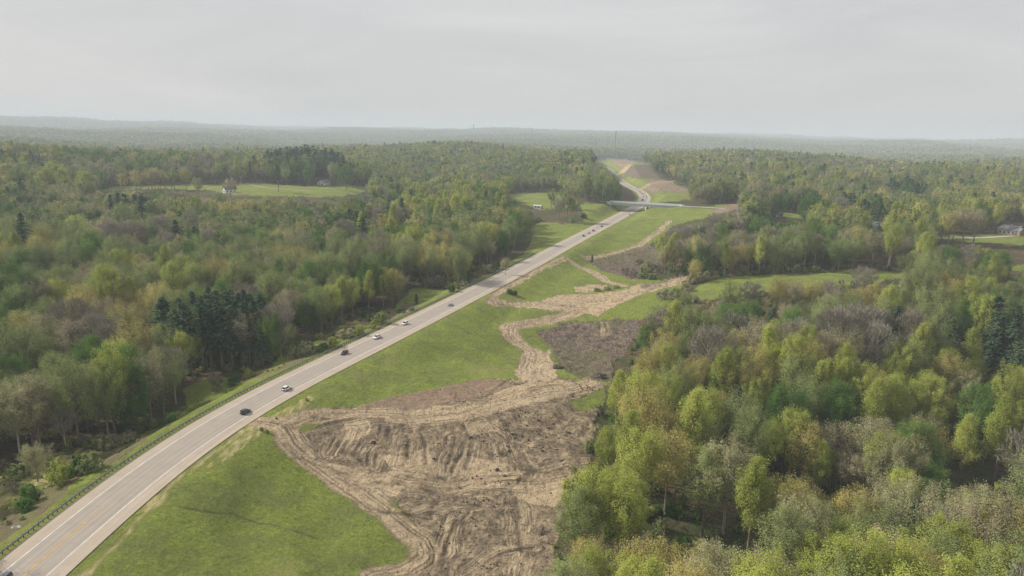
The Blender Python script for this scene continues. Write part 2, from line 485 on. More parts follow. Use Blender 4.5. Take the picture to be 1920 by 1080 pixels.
def newmat(name):
    mt = bpy.data.materials.new(name); mt.use_nodes = True
    t = mt.node_tree; t.nodes.clear()
    return mt, t, N(t, 'ShaderNodeOutputMaterial')
def noise_fac(t, scale, detail=4, rough=0.55, vec=None, sc=None):
    n = N(t, 'ShaderNodeTexNoise'); n.inputs['Scale'].default_value = scale
    n.inputs['Detail'].default_value = detail; n.inputs['Roughness'].default_value = rough
    if vec is not None:
        if sc is not None:
            mpn = N(t, 'ShaderNodeMapping'); mpn.inputs['Scale'].default_value = sc
            t.links.new(vec, mpn.inputs[0]); vec = mpn.outputs[0]
        t.links.new(vec, n.inputs['Vector'])
    return n.outputs['Fac']
def ramp(t, fac, stops):
    r = N(t, 'ShaderNodeValToRGB')
    e = r.color_ramp.elements
    while len(e) < len(stops): e.new(0.5)
    for k, (p, c) in enumerate(stops):
        e[k].position = p; e[k].color = (*c, 1) if len(c) == 3 else c
    t.links.new(fac, r.inputs[0])
    return r.outputs[0]
def mixc(t, fac, a, b, mode='MIX'):
    n = N(t, 'ShaderNodeMixRGB', blend_type=mode)
    for i, v in ((0, fac), (1, a), (2, b)):
        if isinstance(v, (int, float)): n.inputs[i].default_value = v
        elif isinstance(v, tuple): n.inputs[i].default_value = (*v, 1)
        else: t.links.new(v, n.inputs[i])
    return n.outputs[0]
def mathn(t, op, a, b=None):
    n = N(t, 'ShaderNodeMath', operation=op)
    for i, v in ((0, a), (1, b)):
        if v is None: continue
        if isinstance(v, (int, float)): n.inputs[i].default_value = v
        else: t.links.new(v, n.inputs[i])
    return n.outputs[0]
def bsdf(t, o, col, rough=0.9, spec=0.2, metal=0.0, bump=None, bstr=0.3, bdist=0.1):
    b = N(t, 'ShaderNodeBsdfPrincipled')
    if isinstance(col, tuple): b.inputs['Base Color'].default_value = (*col, 1)
    else: t.links.new(col, b.inputs['Base Color'])
    if isinstance(rough, (int, float)): b.inputs['Roughness'].default_value = rough
    else: t.links.new(rough, b.inputs['Roughness'])
    b.inputs['Specular IOR Level'].default_value = spec
    b.inputs['Metallic'].default_value = metal
    if bump is not None:
        bn = N(t, 'ShaderNodeBump'); bn.inputs['Strength'].default_value = bstr; bn.inputs['Distance'].default_value = bdist
        t.links.new(bump, bn.inputs['Height']); t.links.new(bn.outputs[0], b.inputs['Normal'])
    t.links.new(b.outputs[0], o.inputs[0])
    return b
def simple(name, col, rough=0.6, spec=0.3, metal=0.0, vary=0.12, scale=2.0, coat=0.0):
    mt, t, o = newmat(name)
    g = N(t, 'ShaderNodeTexCoord').outputs['Object']
    f = noise_fac(t, scale, 5, 0.6, g)
    c = ramp(t, f, [(0.3, tuple(v * (1 - vary) for v in col)), (0.7, tuple(min(1, v * (1 + vary)) for v in col))])
    b = bsdf(t, o, c, rough, spec, metal)
    b.inputs['Coat Weight'].default_value = coat
    return mt

# ------------------------------------------------------------------ terrain sheet
def build_terrain():
    th = np.r_[np.linspace(-75, -38.5, 60, endpoint=False), np.linspace(-38.5, 38.5, 1250), np.linspace(38.5, 75, 61)[1:]]
    th = np.radians(th)
    dep = np.linspace(38.5, 4.2, 640)
    r1 = CAMH / np.tan(np.radians(dep))
    r2 = np.exp(np.linspace(np.log(r1[-1]), np.log(16000), 300))[1:]
    r = np.r_[np.linspace(12, r1[0], 40, endpoint=False), r1, r2]
    A, B = np.meshgrid(r, th, indexing='ij')
    X = (A * np.sin(B)).ravel(); Y = (A * np.cos(B)).ravel()
    Z = height(X, Y)
    V = np.stack([X, Y, Z], 1)
    px, py, w = proj(V)
    amp = np.clip(w / 260.0, 0.15, 1.0)
    wx = fbm(X, Y, 14, 4, 21) * 24 / np.clip(w / 180, 0.8, 6); wy = fbm(X, Y, 14, 4, 22) * 13 / np.clip(w / 180, 0.8, 6)
    zz = zlook(zone, px + wx, py + wy)
    onehot = np.zeros((len(V), 8), np.float32)
    onehot[np.arange(len(V)), zz] = 1
    inv = (px > -115) & (px < 2035) & (py > 230) & (py < 1220) & (w > 40)
    onehot[~inv] = 0; onehot[~inv, LITTER] = 1
    # road verge: green strip
    d = roadd(X, Y)
    vg = (np.abs(d) < 9.5 + 1.2 * fbm(X, Y, 9, 3, 8)) & (Y < 1500) & (X < 330) & (X > -240)
    onehot[vg] = 0; onehot[vg, GRASS] = 1
    rut = np.zeros(len(V), np.float32)
    tdist = np.full(len(V), 1e9); tco = np.zeros((len(V), 3), np.float32)
    def streak(I, dd, s, al, reach, k):
        m_ = (dd < reach) & (dd < tdist[I]); J = I[m_]
        tdist[J] = dd[m_]; tco[J, 0] = s[m_] + 31.0 * k + fbm(X[J], Y[J], 7, 3, 81) * 1.1; tco[J, 1] = al[m_]; tco[J, 2] = sstep(reach, reach * 0.55, dd[m_])
    dz = np.zeros(len(V))
    rough = onehot[:, MUD] * 0.55 + onehot[:, BRUSH] * 0.7 + onehot[:, RED] * 0.35 + onehot[:, SAND] * 0.18 + onehot[:, GRASS] * 0.10 + onehot[:, WEED] * 0.3
    rg = fbm(X, Y, 3.2, 3, 31) + 0.8 * np.abs(fbm(X, Y, 7, 2, 32))
    near = w < 700
    dz += np.where(near, rough * rg, 0)
    def nearby(Q, marg):
        return np.nonzero((X > Q[:, 0].min() - marg) & (X < Q[:, 0].max() + marg) & (Y > Q[:, 1].min() - marg) & (Y < Q[:, 1].max() + marg) & inv)[0]
    for pts, hw in TRACKS:
        Q = seglist(pts)
        I = nearby(Q, hw + 7)
        dd, sdn, al = polydist(X[I], Y[I], Q)
        s = dd * sdn + fbm(X[I], Y[I], 18, 2, 41) * 1.2
        streak(I, dd, s, al, hw + 5, hw + len(pts))
        a = np.abs(s)
        n = fbm(X[I], Y[I], 5, 3, 42)
        k = sstep(hw + 1.0, hw - 0.6, a + n * 1.4)
        tgt = SAND if hw > 0.8 else DRY
        onehot[I] = onehot[I] * (1 - k[:, None]); onehot[I, tgt] += k
        rr = np.zeros(len(I))
        for off in (-0.6 * hw, -0.15 * hw, 0.35 * hw, 0.7 * hw):
            rr = np.maximum(rr, np.exp(-((s - off - 0.25 * n) / 0.25) ** 2) * sstep(0.42, 0.62, vnoise(X[I] / 9 + off * 3.7, Y[I] / 9)))
        rut[I] = np.maximum(rut[I], 0.7 * rr * k * (hw > 0.8))
        dz[I] -= rr * k * 0.16 * (hw > 0.8)
    for lst, wid, strg in ((RUTS, 0.55, 0.9), (GRUTS, 0.32, 0.85)):
        for pts in lst:
            Q = seglist(pts)
            I = nearby(Q, 5)
            dd, sdn, al = polydist(X[I], Y[I], Q)
            s = dd * sdn + fbm(X[I], Y[I], 8, 3, 43) * 1.1
            if lst is RUTS: streak(I, dd, s, al, 4.5, pts[0][0] * 0.01)
            k = np.exp(-(s / wid) ** 2) * sstep(0.3, 0.65, vnoise(X[I] / 3.5, Y[I] / 3.5))
            rut[I] = np.maximum(rut[I], k * strg)
            dz[I] += (-k * 0.16 + 0.08 * np.exp(-((s - 0.9) / 0.45) ** 2)) * (lst is RUTS)
            if lst is RUTS:
                k2 = np.exp(-((s - 1.2) / 0.7) ** 2)
                k2 = k2 * sstep(0.35, 0.65, vnoise(X[I] / 6 + 9, Y[I] / 6)); onehot[I] = onehot[I] * (1 - 0.6 * k2[:, None]); onehot[I, SAND] += 0.6 * k2
    dz *= sstep(8.5, 11, np.abs(d)) * sstep(1200, 600, w)
    V[:, 2] += dz
    # far canopy beyond the planted trees
    rr_ = np.hypot(X, Y)
    V[:, 2] += sstep(7500, 8200, rr_) * (14 + 5 * fbm(X, Y, 160, 3, 51))
    nr, nc = len(r), len(th)
    i = np.arange(nr - 1)[:, None] * nc + np.arange(nc - 1)[None]
    F = np.stack([i, i + 1, i + nc + 1, i + nc], -1).reshape(-1, 4)[:, ::-1]
    me = mesh_from('ground', V, F, ground_material(), True)
    for nm, cols in (('zone_a', onehot[:, [GRASS, SAND, MUD, RED]]), ('zone_b', np.c_[onehot[:, WEED], onehot[:, BRUSH], onehot[:, DRY], rut])):
        at_ = me.attributes.new(nm, 'FLOAT_COLOR', 'POINT')
        at_.data.foreach_set('color', np.ascontiguousarray(cols, np.float32).ravel())
    at_ = me.attributes.new('track', 'FLOAT_VECTOR', 'POINT'); at_.data.foreach_set('vector', tco.ravel())
    o = link('ground', me)
    o['kind'] = 'structure'
    return o

def ground_material():
    mt, t, o = newmat('ground')
    co_ = N(t, 'ShaderNodeTexCoord').outputs['Object']
    za = N(t, 'ShaderNodeAttribute', attribute_name='zone_a'); zb = N(t, 'ShaderNodeAttribute', attribute_name='zone_b')
    sa = N(t, 'ShaderNodeSeparateColor'); sb = N(t, 'ShaderNodeSeparateColor')
    t.links.new(za.outputs['Color'], sa.inputs[0]); t.links.new(zb.outputs['Color'], sb.inputs[0])
    big = noise_fac(t, 0.045, 5, 0.6, co_); mid = noise_fac(t, 0.35, 5, 0.65, co_); fine = noise_fac(t, 1.25, 6, 0.78, co_)
    stre = noise_fac(t, 0.9, 4, 0.6, co_, (1.0, 0.25, 1)); stre2 = noise_fac(t, 1.5, 4, 0.65, co_, (0.35, 1.3, 1)); vf = noise_fac(t, 3.2, 5, 0.8, co_)
    # forest floor: leaf litter and low green
    lit = ramp(t, mid, [(0.25, (0.075, 0.055, 0.037)), (0.6, (0.15, 0.105, 0.07)), (0.85, (0.2, 0.15, 0.1))])
    grn = ramp(t, fine, [(0.3, (0.045, 0.06, 0.025)), (0.7, (0.09, 0.11, 0.045))])
    c = mixc(t, ramp(t, big, [(0.42, (0, 0, 0)), (0.58, (1, 1, 1))]), lit, grn)
    # grass
    gfine = ramp(t, mathn(t, 'ADD', mathn(t, 'MULTIPLY', fine, 0.55), mathn(t, 'MULTIPLY', vf, 0.45)), [(0.38, (0.095, 0.125, 0.026)), (0.5, (0.195, 0.25, 0.048)), (0.62, (0.33, 0.375, 0.09))])
    gstr = ramp(t, stre2, [(0.35, (0.115, 0.145, 0.034)), (0.65, (0.265, 0.29, 0.075))])
    g = mixc(t, 0.45, gfine, gstr)
    g = mixc(t, ramp(t, noise_fac(t, 0.11, 6, 0.7, co_), [(0.44, (0, 0, 0)), (0.58, (0.75, 0.75, 0.75))]), g, mixc(t, 0.6, g, (0.125, 0.135, 0.06)))
    g = mixc(t, ramp(t, noise_fac(t, 0.05, 5, 0.65, co_, (1, 0.6, 1)), [(0.55, (0, 0, 0)), (0.68, (0.5, 0.5, 0.5))]), g, (0.30, 0.29, 0.11))
    g = mixc(t, ramp(t, mid, [(0.58, (0, 0, 0)), (0.72, (0.6, 0.6, 0.6))]), g, (0.085, 0.12, 0.025))
    c = mixc(t, sa.outputs[0], c, g)
    weed = ramp(t, mid, [(0.25, (0.10, 0.075, 0.055)), (0.5, (0.19, 0.145, 0.105)), (0.62, (0.14, 0.14, 0.06)), (0.8, (0.22, 0.2, 0.1))])
    weed = mixc(t, ramp(t, noise_fac(t, 0.22, 4, 0.6, co_), [(0.42, (0, 0, 0)), (0.58, (0.75, 0.75, 0.75))]), weed, (0.19, 0.205, 0.065))
    weed = mixc(t, 0.3, weed, ramp(t, fine, [(0.3, (0.07, 0.055, 0.04)), (0.7, (0.25, 0.21, 0.15))]))
    c = mixc(t, sb.outputs[0], c, weed)
    dry = ramp(t, stre, [(0.36, (0.17, 0.19, 0.055)), (0.48, (0.36, 0.32, 0.13)), (0.6, (0.52, 0.44, 0.25))])
    c = mixc(t, sb.outputs[2], c, mixc(t, 0.25, dry, g))
    sand = ramp(t, mid, [(0.25, (0.34, 0.25, 0.16)), (0.5, (0.50, 0.39, 0.255)), (0.75, (0.60, 0.48, 0.32))])
    sand = mixc(t, ramp(t, fine, [(0.36, (0.75, 0.75, 0.75)), (0.52, (0, 0, 0))]), sand, (0.17, 0.125, 0.085))
    sand = mixc(t, ramp(t, stre, [(0.56, (0, 0, 0)), (0.66, (0.6, 0.6, 0.6))]), sand, (0.2, 0.15, 0.1))
    mud = ramp(t, mid, [(0.3, (0.13, 0.101, 0.070)), (0.5, (0.255, 0.20, 0.135)), (0.68, (0.45, 0.355, 0.225))])
    mud = mixc(t, ramp(t, fine, [(0.38, (0.9, 0.9, 0.9)), (0.5, (0, 0, 0))]), mud, (0.07, 0.057, 0.048))
    mud = mixc(t, ramp(t, fine, [(0.58, (0, 0, 0)), (0.68, (0.7, 0.7, 0.7))]), mud, (0.40, 0.32, 0.23))
    mud = mixc(t, ramp(t, stre, [(0.58, (0, 0, 0)), (0.72, (0.7, 0.7, 0.7))]), mud, (0.33, 0.26, 0.18))
    red = ramp(t, stre2, [(0.3, (0.18, 0.125, 0.09)), (0.55, (0.28, 0.205, 0.145)), (0.75, (0.40, 0.305, 0.21))])
    brush = ramp(t, fine, [(0.36, (0.055, 0.042, 0.036)), (0.5, (0.14, 0.11, 0.09)), (0.62, (0.30, 0.25, 0.20))])
    brush = mixc(t, ramp(t, mid, [(0.45, (0, 0, 0)), (0.62, (0.7, 0.7, 0.7))]), brush, mixc(t, 0.5, brush, (0.26, 0.2, 0.14)))
    brush = mixc(t, ramp(t, big, [(0.45, (0, 0, 0)), (0.62, (0.6, 0.6, 0.6))]), brush, (0.12, 0.125, 0.05))
    c = mixc(t, sa.outputs[2], c, mud)
    c = mixc(t, za.outputs['Alpha'], c, red)
    c = mixc(t, sb.outputs[1], c, brush)
    c = mixc(t, sa.outputs[1], c, sand)
    # wheel and track marks that follow the haul roads and the graded slope
    tk = N(t, 'ShaderNodeAttribute', attribute_name='track'); ts = N(t, 'ShaderNodeSeparateXYZ'); t.links.new(tk.outputs['Vector'], ts.inputs[0])
    cxy = N(t, 'ShaderNodeCombineXYZ'); t.links.new(ts.outputs[0], cxy.inputs[0]); t.links.new(ts.outputs[1], cxy.inputs[1])
    sn = noise_fac(t, 1.0, 4, 0.7, cxy.outputs[0], (1.3, 0.07, 1))
    brk = ramp(t, noise_fac(t, 0.16, 5, 0.65, co_), [(0.40, (0.08, 0.08, 0.08)), (0.56, (1, 1, 1))])
    bare_ = mathn(t, 'MULTIPLY', mathn(t, 'MULTIPLY', ts.outputs[2], brk), mathn(t, 'MINIMUM', 1.0, mathn(t, 'ADD', mathn(t, 'ADD', sa.outputs[1], sa.outputs[2]), mathn(t, 'MULTIPLY', sb.outputs[1], 0.4))))
    dk = ramp(t, sn, [(0.38, (0.85, 0.85, 0.85)), (0.47, (0, 0, 0))]); lt = ramp(t, sn, [(0.50, (0, 0, 0)), (0.60, (0.9, 0.9, 0.9))])
    c = mixc(t, mixc(t, 1.0, dk, bare_, 'MULTIPLY'), c, (0.17, 0.13, 0.097))
    c = mixc(t, mixc(t, 1.0, lt, bare_, 'MULTIPLY'), c, (0.56, 0.45, 0.30))
    c = mixc(t, mathn(t, 'MULTIPLY', zb.outputs['Alpha'], 0.8), c, (0.085, 0.065, 0.05))
    h = mathn(t, 'ADD', mathn(t, 'ADD', mathn(t, 'MULTIPLY', fine, 0.6), mid), mathn(t, 'MULTIPLY', mathn(t, 'MULTIPLY', sn, bare_), 0.8))
    bsdf(t, o, c, 1.0, 0.05, 0, h, 1.0, 0.9)
    return mt

# ------------------------------------------------------------------ road
def strip(name, offs, s0, s1, mat, z, parent=None, dash=None, far_lift=True):
    V = []; F = []; A = []
    idx = np.nonzero((CS >= s0) & (CS <= s1))[0]
    k = 0
    m_ = len(offs)
    for q, i in enumerate(idx):
        if dash and (CS[i] % dash[1]) > dash[0]:
            k = 0
            continue
        lift = 0.35 * max(0, min(1, (CS[i] - 750) / 500)) if far_lift else 0
        for o_ in offs:
            p = CEN[i] + CN[i] * o_
            V.append((p[0], p[1], z + lift)); A.append((o_, CS[i], 0))
        if k:
            b = len(V) - 2 * m_
            for j in range(m_ - 1):
                F.append((b + j, b + j + 1, b + m_ + j + 1, b + m_ + j))
        k += 1
    me = mesh_from(name, V, F, mat)
    a = me.attributes.new('lane', 'FLOAT_VECTOR', 'POINT')
    a.data.foreach_set('vector', np.array(A, np.float32).ravel())
    o = link(name, me, parent)
    return o
def road_material():
    mt, t, o = newmat('pavement')
    at_ = N(t, 'ShaderNodeAttribute', attribute_name='lane')
    v = at_.outputs['Vector']
    sx = N(t, 'ShaderNodeSeparateXYZ'); t.links.new(v, sx.inputs[0])
    off = sx.outputs[0]
    g = N(t, 'ShaderNodeTexCoord').outputs['Object']
    long_ = noise_fac(t, 1.0, 5, 0.6, v, (1.4, 0.03, 1)); blot = noise_fac(t, 0.25, 5, 0.6, g); fine = noise_fac(t, 3, 4, 0.7, g)
    a = mathn(t, 'ABSOLUTE', off)
    lane = ramp(t, mathn(t, 'DIVIDE', a, 8.0), [(0.0, (0.343, 0.308, 0.262)), (0.02, (0.304, 0.274, 0.239)), (0.10, (0.355, 0.314, 0.269)), (0.15, (0.304, 0.274, 0.239)), (0.26, (0.349, 0.308, 0.262)), (0.34, (0.309, 0.278, 0.242)), (0.44, (0.343, 0.302, 0.258)), (0.462, (0.343, 0.302, 0.258)), (0.475, (0.387, 0.330, 0.266)), (0.78, (0.401, 0.345, 0.275))])
    c = mixc(t, 1.0, lane, ramp(t, long_, [(0.25, (0.84, 0.84, 0.85)), (0.75, (1.12, 1.11, 1.1))]), 'MULTIPLY')
    c = mixc(t, 1.0, c, ramp(t, blot, [(0.3, (0.93, 0.93, 0.94)), (0.7, (1.06, 1.05, 1.04))]), 'MULTIPLY')
    # transverse joints and cracks
    w = N(t, 'ShaderNodeTexWave', wave_type='BANDS', bands_direction='Y'); w.inputs['Scale'].default_value = 0.052; w.inputs['Distortion'].default_value = 0.25
    t.links.new(v, w.inputs['Vector'])
    c = mixc(t, ramp(t, w.outputs['Fac'], [(0.992, (0, 0, 0)), (0.999, (0.12, 0.12, 0.12))]), c, (0.16, 0.14, 0.13))
    bsdf(t, o, c, 0.85, 0.25, 0, fine, 0.2, 0.02)
    return mt
def build_road():
    rd = strip('road', [-6.7, -3.9, -3.4, 0, 3.4, 3.9, 6.6], 0, CS[-1], road_material(), 0.0)
    rd['kind'] = 'structure'
    white = simple('white_road_paint', (0.58, 0.56, 0.53), 0.7, 0.2, 0, 0.2, 0.6)
    yellow = simple('yellow_road_paint', (0.55, 0.33, 0.06), 0.7, 0.2, 0, 0.3, 0.8)
    faded = simple('faded_yellow_road_paint', (0.42, 0.33, 0.2), 0.7, 0.2, 0, 0.3, 0.8)
    for n, a in (('left_edge_line', -3.65), ('right_edge_line', 3.65)):
        o = strip(n, [a - 0.11, a + 0.11], 0, CS[-1], white, 0.008)
        o['kind'] = 'structure'
    s_end = CS[np.argmin(np.linalg.norm(CEN - at(150, 975)[:2], axis=1))]
    s_mid = CS[np.argmin(np.linalg.norm(CEN - at(178, 945)[:2], axis=1))]
    o = strip('double_yellow_line', [-0.23, -0.11], 0, s_mid, yellow, 0.008); o['kind'] = 'structure'
    o = strip('solid_yellow_line', [0.1, 0.22], 0, s_end, yellow, 0.008); o['kind'] = 'structure'
    o = strip('dashed_centre_line', [-0.06, 0.07], s_mid + 4, CS[-1], faded, 0.008, dash=(4, 14)); o['kind'] = 'structure'

def near_s(px, py, z=0.0):
    p = at(px, py, z)[:2]
    i = np.argmin(np.linalg.norm(CEN - p, axis=1))
    return i

# ------------------------------------------------------------------ guardrail
def build_guardrail():
    steel = simple('galvanised_steel', (0.2, 0.205, 0.21), 0.55, 0.4, 0.2, 0.15, 3)
    wood = simple('weathered_post_wood', (0.12, 0.10, 0.085), 0.9, 0.1)
    i0 = 0; i1 = near_s(1012, 476)
    base = CEN[i0] - CN[i0] * 7.3
    root = empty('guardrail', (CEN[near_s(300, 820)][0] - 7, CEN[near_s(300, 820)][1], 0))
    tag(root, 'long steel guardrail on posts along the left road edge', 'guardrail')
    R0 = np.array(root.location)
    G_ = 0.95
    prof = [(0.0, 0.42), (0.08, 0.48), (0.0, 0.56), (0.0, 0.60), (0.08, 0.68), (0.0, 0.76), (-0.04, 0.76), (0.03, 0.68), (-0.04, 0.58), (0.03, 0.48), (-0.04, 0.42)]
    V = []; F = []
    n = len(prof)
    for q, i in enumerate(range(i0, i1)):
        for a, z in prof:
            p = CEN[i] + CN[i] * (-7.3 + a * 1.3)
            V.append((p[0] - R0[0], p[1] - R0[1], z * G_))
        if q:
            b = (q - 1) * n
            for j in range(n):
                F.append((b + j, b + (j + 1) % n, b + n + (j + 1) % n, b + n + j))
    link('rail', mesh_from('rail', V, F, steel), root)
    pm = MB().box((0, 0, 0.12), (0.14, 0.13, 1.14)).box((0.13, 0, 0.57), (0.2, 0.12, 0.3)).mesh('post', wood)
    k = 0; rest = MB()
    first = near_s(2, 1050)
    for u in np.arange(i0, i1 - 1, 0.62):
        i = int(u); c = (CEN[i] * (1 - (u - i)) + CEN[i + 1] * (u - i)) + CN[i] * -7.52
        rz = math.atan2(CN[i][1], CN[i][0])
        if i >= first and k < 98:
            o = link('post', pm, root); o.location = (c[0] - R0[0], c[1] - R0[1], 0); o.rotation_euler = (0, 0, rz); k += 1
        else:
            rest.box((c[0] - R0[0], c[1] - R0[1], 0.15), (0.2, 0.18, 1.2), rz)
    o = rest.build('distant_posts', wood, root); o['kind'] = 'stuff'

# ------------------------------------------------------------------ bridge
def build_bridge():
    conc = simple('pale_bridge_concrete', (0.72, 0.75, 0.77), 0.85, 0.2, 0, 0.1, 0.4)
    conc2 = simple('grey_deck_concrete', (0.36, 0.36, 0.36), 0.9, 0.2, 0, 0.1, 0.3)
    steel = simple('blue_grey_girder_paint', (0.45, 0.5, 0.54), 0.6, 0.3, 0, 0.08, 0.3)
    zt = 8.4
    A = at(1146, 376.5, zt); B = at(1275, 384, zt)
    mid = (A + B) / 2; L = np.linalg.norm(B - A); rz = math.atan2(B[1] - A[1], B[0] - A[0])
    root = empty('overpass_bridge', (mid[0], mid[1], 0), rz)
    tag(root, 'pale concrete overpass bridge crossing above the highway', 'bridge')
    W = 8.6
    MB().box((0, 0, zt - 1.15), (L, W, 0.3)).build('deck', conc2, root)
    for y in (-W / 2 + 0.2, W / 2 - 0.2):
        MB().box((0, y, zt - 0.5), (L, 0.35, 1.0)).box((0, y, zt + 0.03), (L, 0.48, 0.12)).build('parapet', conc, root)
    for y in (-W / 2 + 0.6, -1.6, 1.6, W / 2 - 0.6):
        MB().box((0, y, zt - 2.15), (L - 1, 0.18, 1.7)).box((0, y, zt - 3.02), (L - 1, 0.6, 0.1)).box((0, y, zt - 1.36), (L - 1, 0.5, 0.1)).build('girder', steel, root)
    # pier close to the right edge of the road
    pc = at(1211, 398, 0)
    v = pc - mid; px_ = v[0] * math.cos(rz) + v[1] * math.sin(rz)
    pr = MB()
    for y in (-3.4, 0, 3.4):
        pr.tube([(px_, y, -1.0), (px_, y, zt - 4.3)], 0.6, 12)
    pr.build('pier_columns', conc, root)
    MB().box((px_, 0, zt - 3.7), (1.5, W - 0.6, 1.2)).build('pier_cap', conc, root)
    MB().box((px_, 0, -0.6), (2.6, W, 1.1)).build('pier_footing', conc, root)
    for s in (-1, 1):
        x = s * (L / 2)
        MB().box((x, 0, zt - 3.2), (1.6, W - 0.5, 5.6)).box((x + s * 1.6, -W / 2 + 0.3, zt - 2.0), (2.6, 0.45, 3.6)).box((x + s * 1.6, W / 2 - 0.3, zt - 2.0), (2.6, 0.45, 3.6)).build('abutment', conc, root)
        # approach road on its embankment
    for s in (-1, 1):
        V = []; F = []
        for q, dx in enumerate(np.linspace(1.0, 14 if s < 0 else 40, 12)):
            x = s * (L / 2 + dx)
            for y in (-W / 2 + 0.9, W / 2 - 0.9):
                wx_ = mid[0] + x * math.cos(rz) - y * math.sin(rz); wy_ = mid[1] + x * math.sin(rz) + y * math.cos(rz)
                V.append((wx_, wy_, zt - 0.98))
            if q: F.append((2 * q - 2, 2 * q - 1, 2 * q + 1, 2 * q))
        o = link('bridge_road', mesh_from('bridge_road', V, F, conc2)); o['kind'] = 'structure'
        # guard rail of the approach
    return mid, rz, L, zt

# ------------------------------------------------------------------ trees
def leafmat(name, cols, transl=0.35):
    mt, t, o = newmat(name)
    a = N(t, 'ShaderNodeAttribute', attribute_name='tone')
    oi = N(t, 'ShaderNodeObjectInfo')
    f = mathn(t, 'ADD', mathn(t, 'MULTIPLY', a.outputs['Fac'], 0.62), mathn(t, 'MULTIPLY', oi.outputs['Random'], 0.38))
    c = ramp(t, f, [(0.12, cols[0]), (0.5, cols[1]), (0.88, cols[2])])
    d = N(t, 'ShaderNodeBsdfDiffuse'); tr = N(t, 'ShaderNodeBsdfTranslucent'); ms = N(t, 'ShaderNodeMixShader')
    ms.inputs[0].default_value = transl
    t.links.new(c, d.inputs[0]); t.links.new(c, tr.inputs[0])
    t.links.new(d.outputs[0], ms.inputs[1]); t.links.new(tr.outputs[0], ms.inputs[2])
    t.links.new(ms.outputs[0], o.inputs[0])
    return mt
SPEC = {
 'lime':   ((0.125, 0.150, 0.030), (0.215, 0.242, 0.045), (0.30, 0.315, 0.070)),
 'ochre':  ((0.165, 0.145, 0.045), (0.255, 0.228, 0.065), (0.335, 0.30, 0.10)),
 'olive':  ((0.100, 0.128, 0.043), (0.165, 0.196, 0.062), (0.225, 0.255, 0.088)),
 'tan':    ((0.140, 0.125, 0.068), (0.210, 0.188, 0.098), (0.28, 0.248, 0.135)),
 'deep':   ((0.045, 0.090, 0.028), (0.085, 0.155, 0.042), (0.130, 0.215, 0.060)),
 'silver': ((0.135, 0.135, 0.068), (0.205, 0.200, 0.098), (0.285, 0.272, 0.140)),
 'bare':   ((0.13, 0.118, 0.10), (0.20, 0.182, 0.158), (0.28, 0.258, 0.23)),
 'pine':   ((0.024, 0.046, 0.030), (0.044, 0.076, 0.045), (0.072, 0.110, 0.06)),
}
SPN = list(SPEC)
for k_ in SPEC:
    f_ = {'pine': 1.5, 'bare': 1.3, 'deep': 1.4, 'olive': 1.52}.get(k_, 1.72)
    SPEC[k_] = tuple(tuple(min(0.6, v * f_ * g_) for v, g_ in zip(c, (1.0, 1.0, {'bare': 0.92, 'pine': 0.92, 'deep': 0.85, 'silver': 1.1}.get(k_, 1.2)))) for c in SPEC[k_])
LM = {}
for k_, c_ in SPEC.items():
    LM[k_] = leafmat(k_ + '_foliage', c_, 0.1 if k_ in ('bare', 'pine') else 0.34)
BARK = simple('grey_brown_bark', (0.21, 0.18, 0.145), 0.95, 0.05, 0, 0.25, 1.2)
PALEBARK = simple('pale_bark', (0.38, 0.35, 0.3), 0.95, 0.05, 0, 0.25, 1.2)

def quads(cen, nrm, size, asp=1.0, g=None):
    n = len(cen)
    nrm = nrm / (np.linalg.norm(nrm, axis=1)[:, None] + 1e-9)
    a = g.normal(size=(n, 3)); a -= nrm * (a * nrm).sum(1)[:, None]; a /= np.linalg.norm(a, axis=1)[:, None] + 1e-9
    b = np.cross(nrm, a)
    s = size[:, None] * 0.5
    k = g.uniform(0.75, 1.25, (4, n, 1))
    V = np.stack([cen - a * s * k[0] - b * s * asp * k[1], cen + a * s * k[2] - b * s * asp * k[1] * 0.6, cen + a * s * k[2] * 0.8 + b * s * asp * k[3], cen - a * s * k[0] * 0.7 + b * s * asp * k[3]], 1)
    return V.reshape(-1, 3)

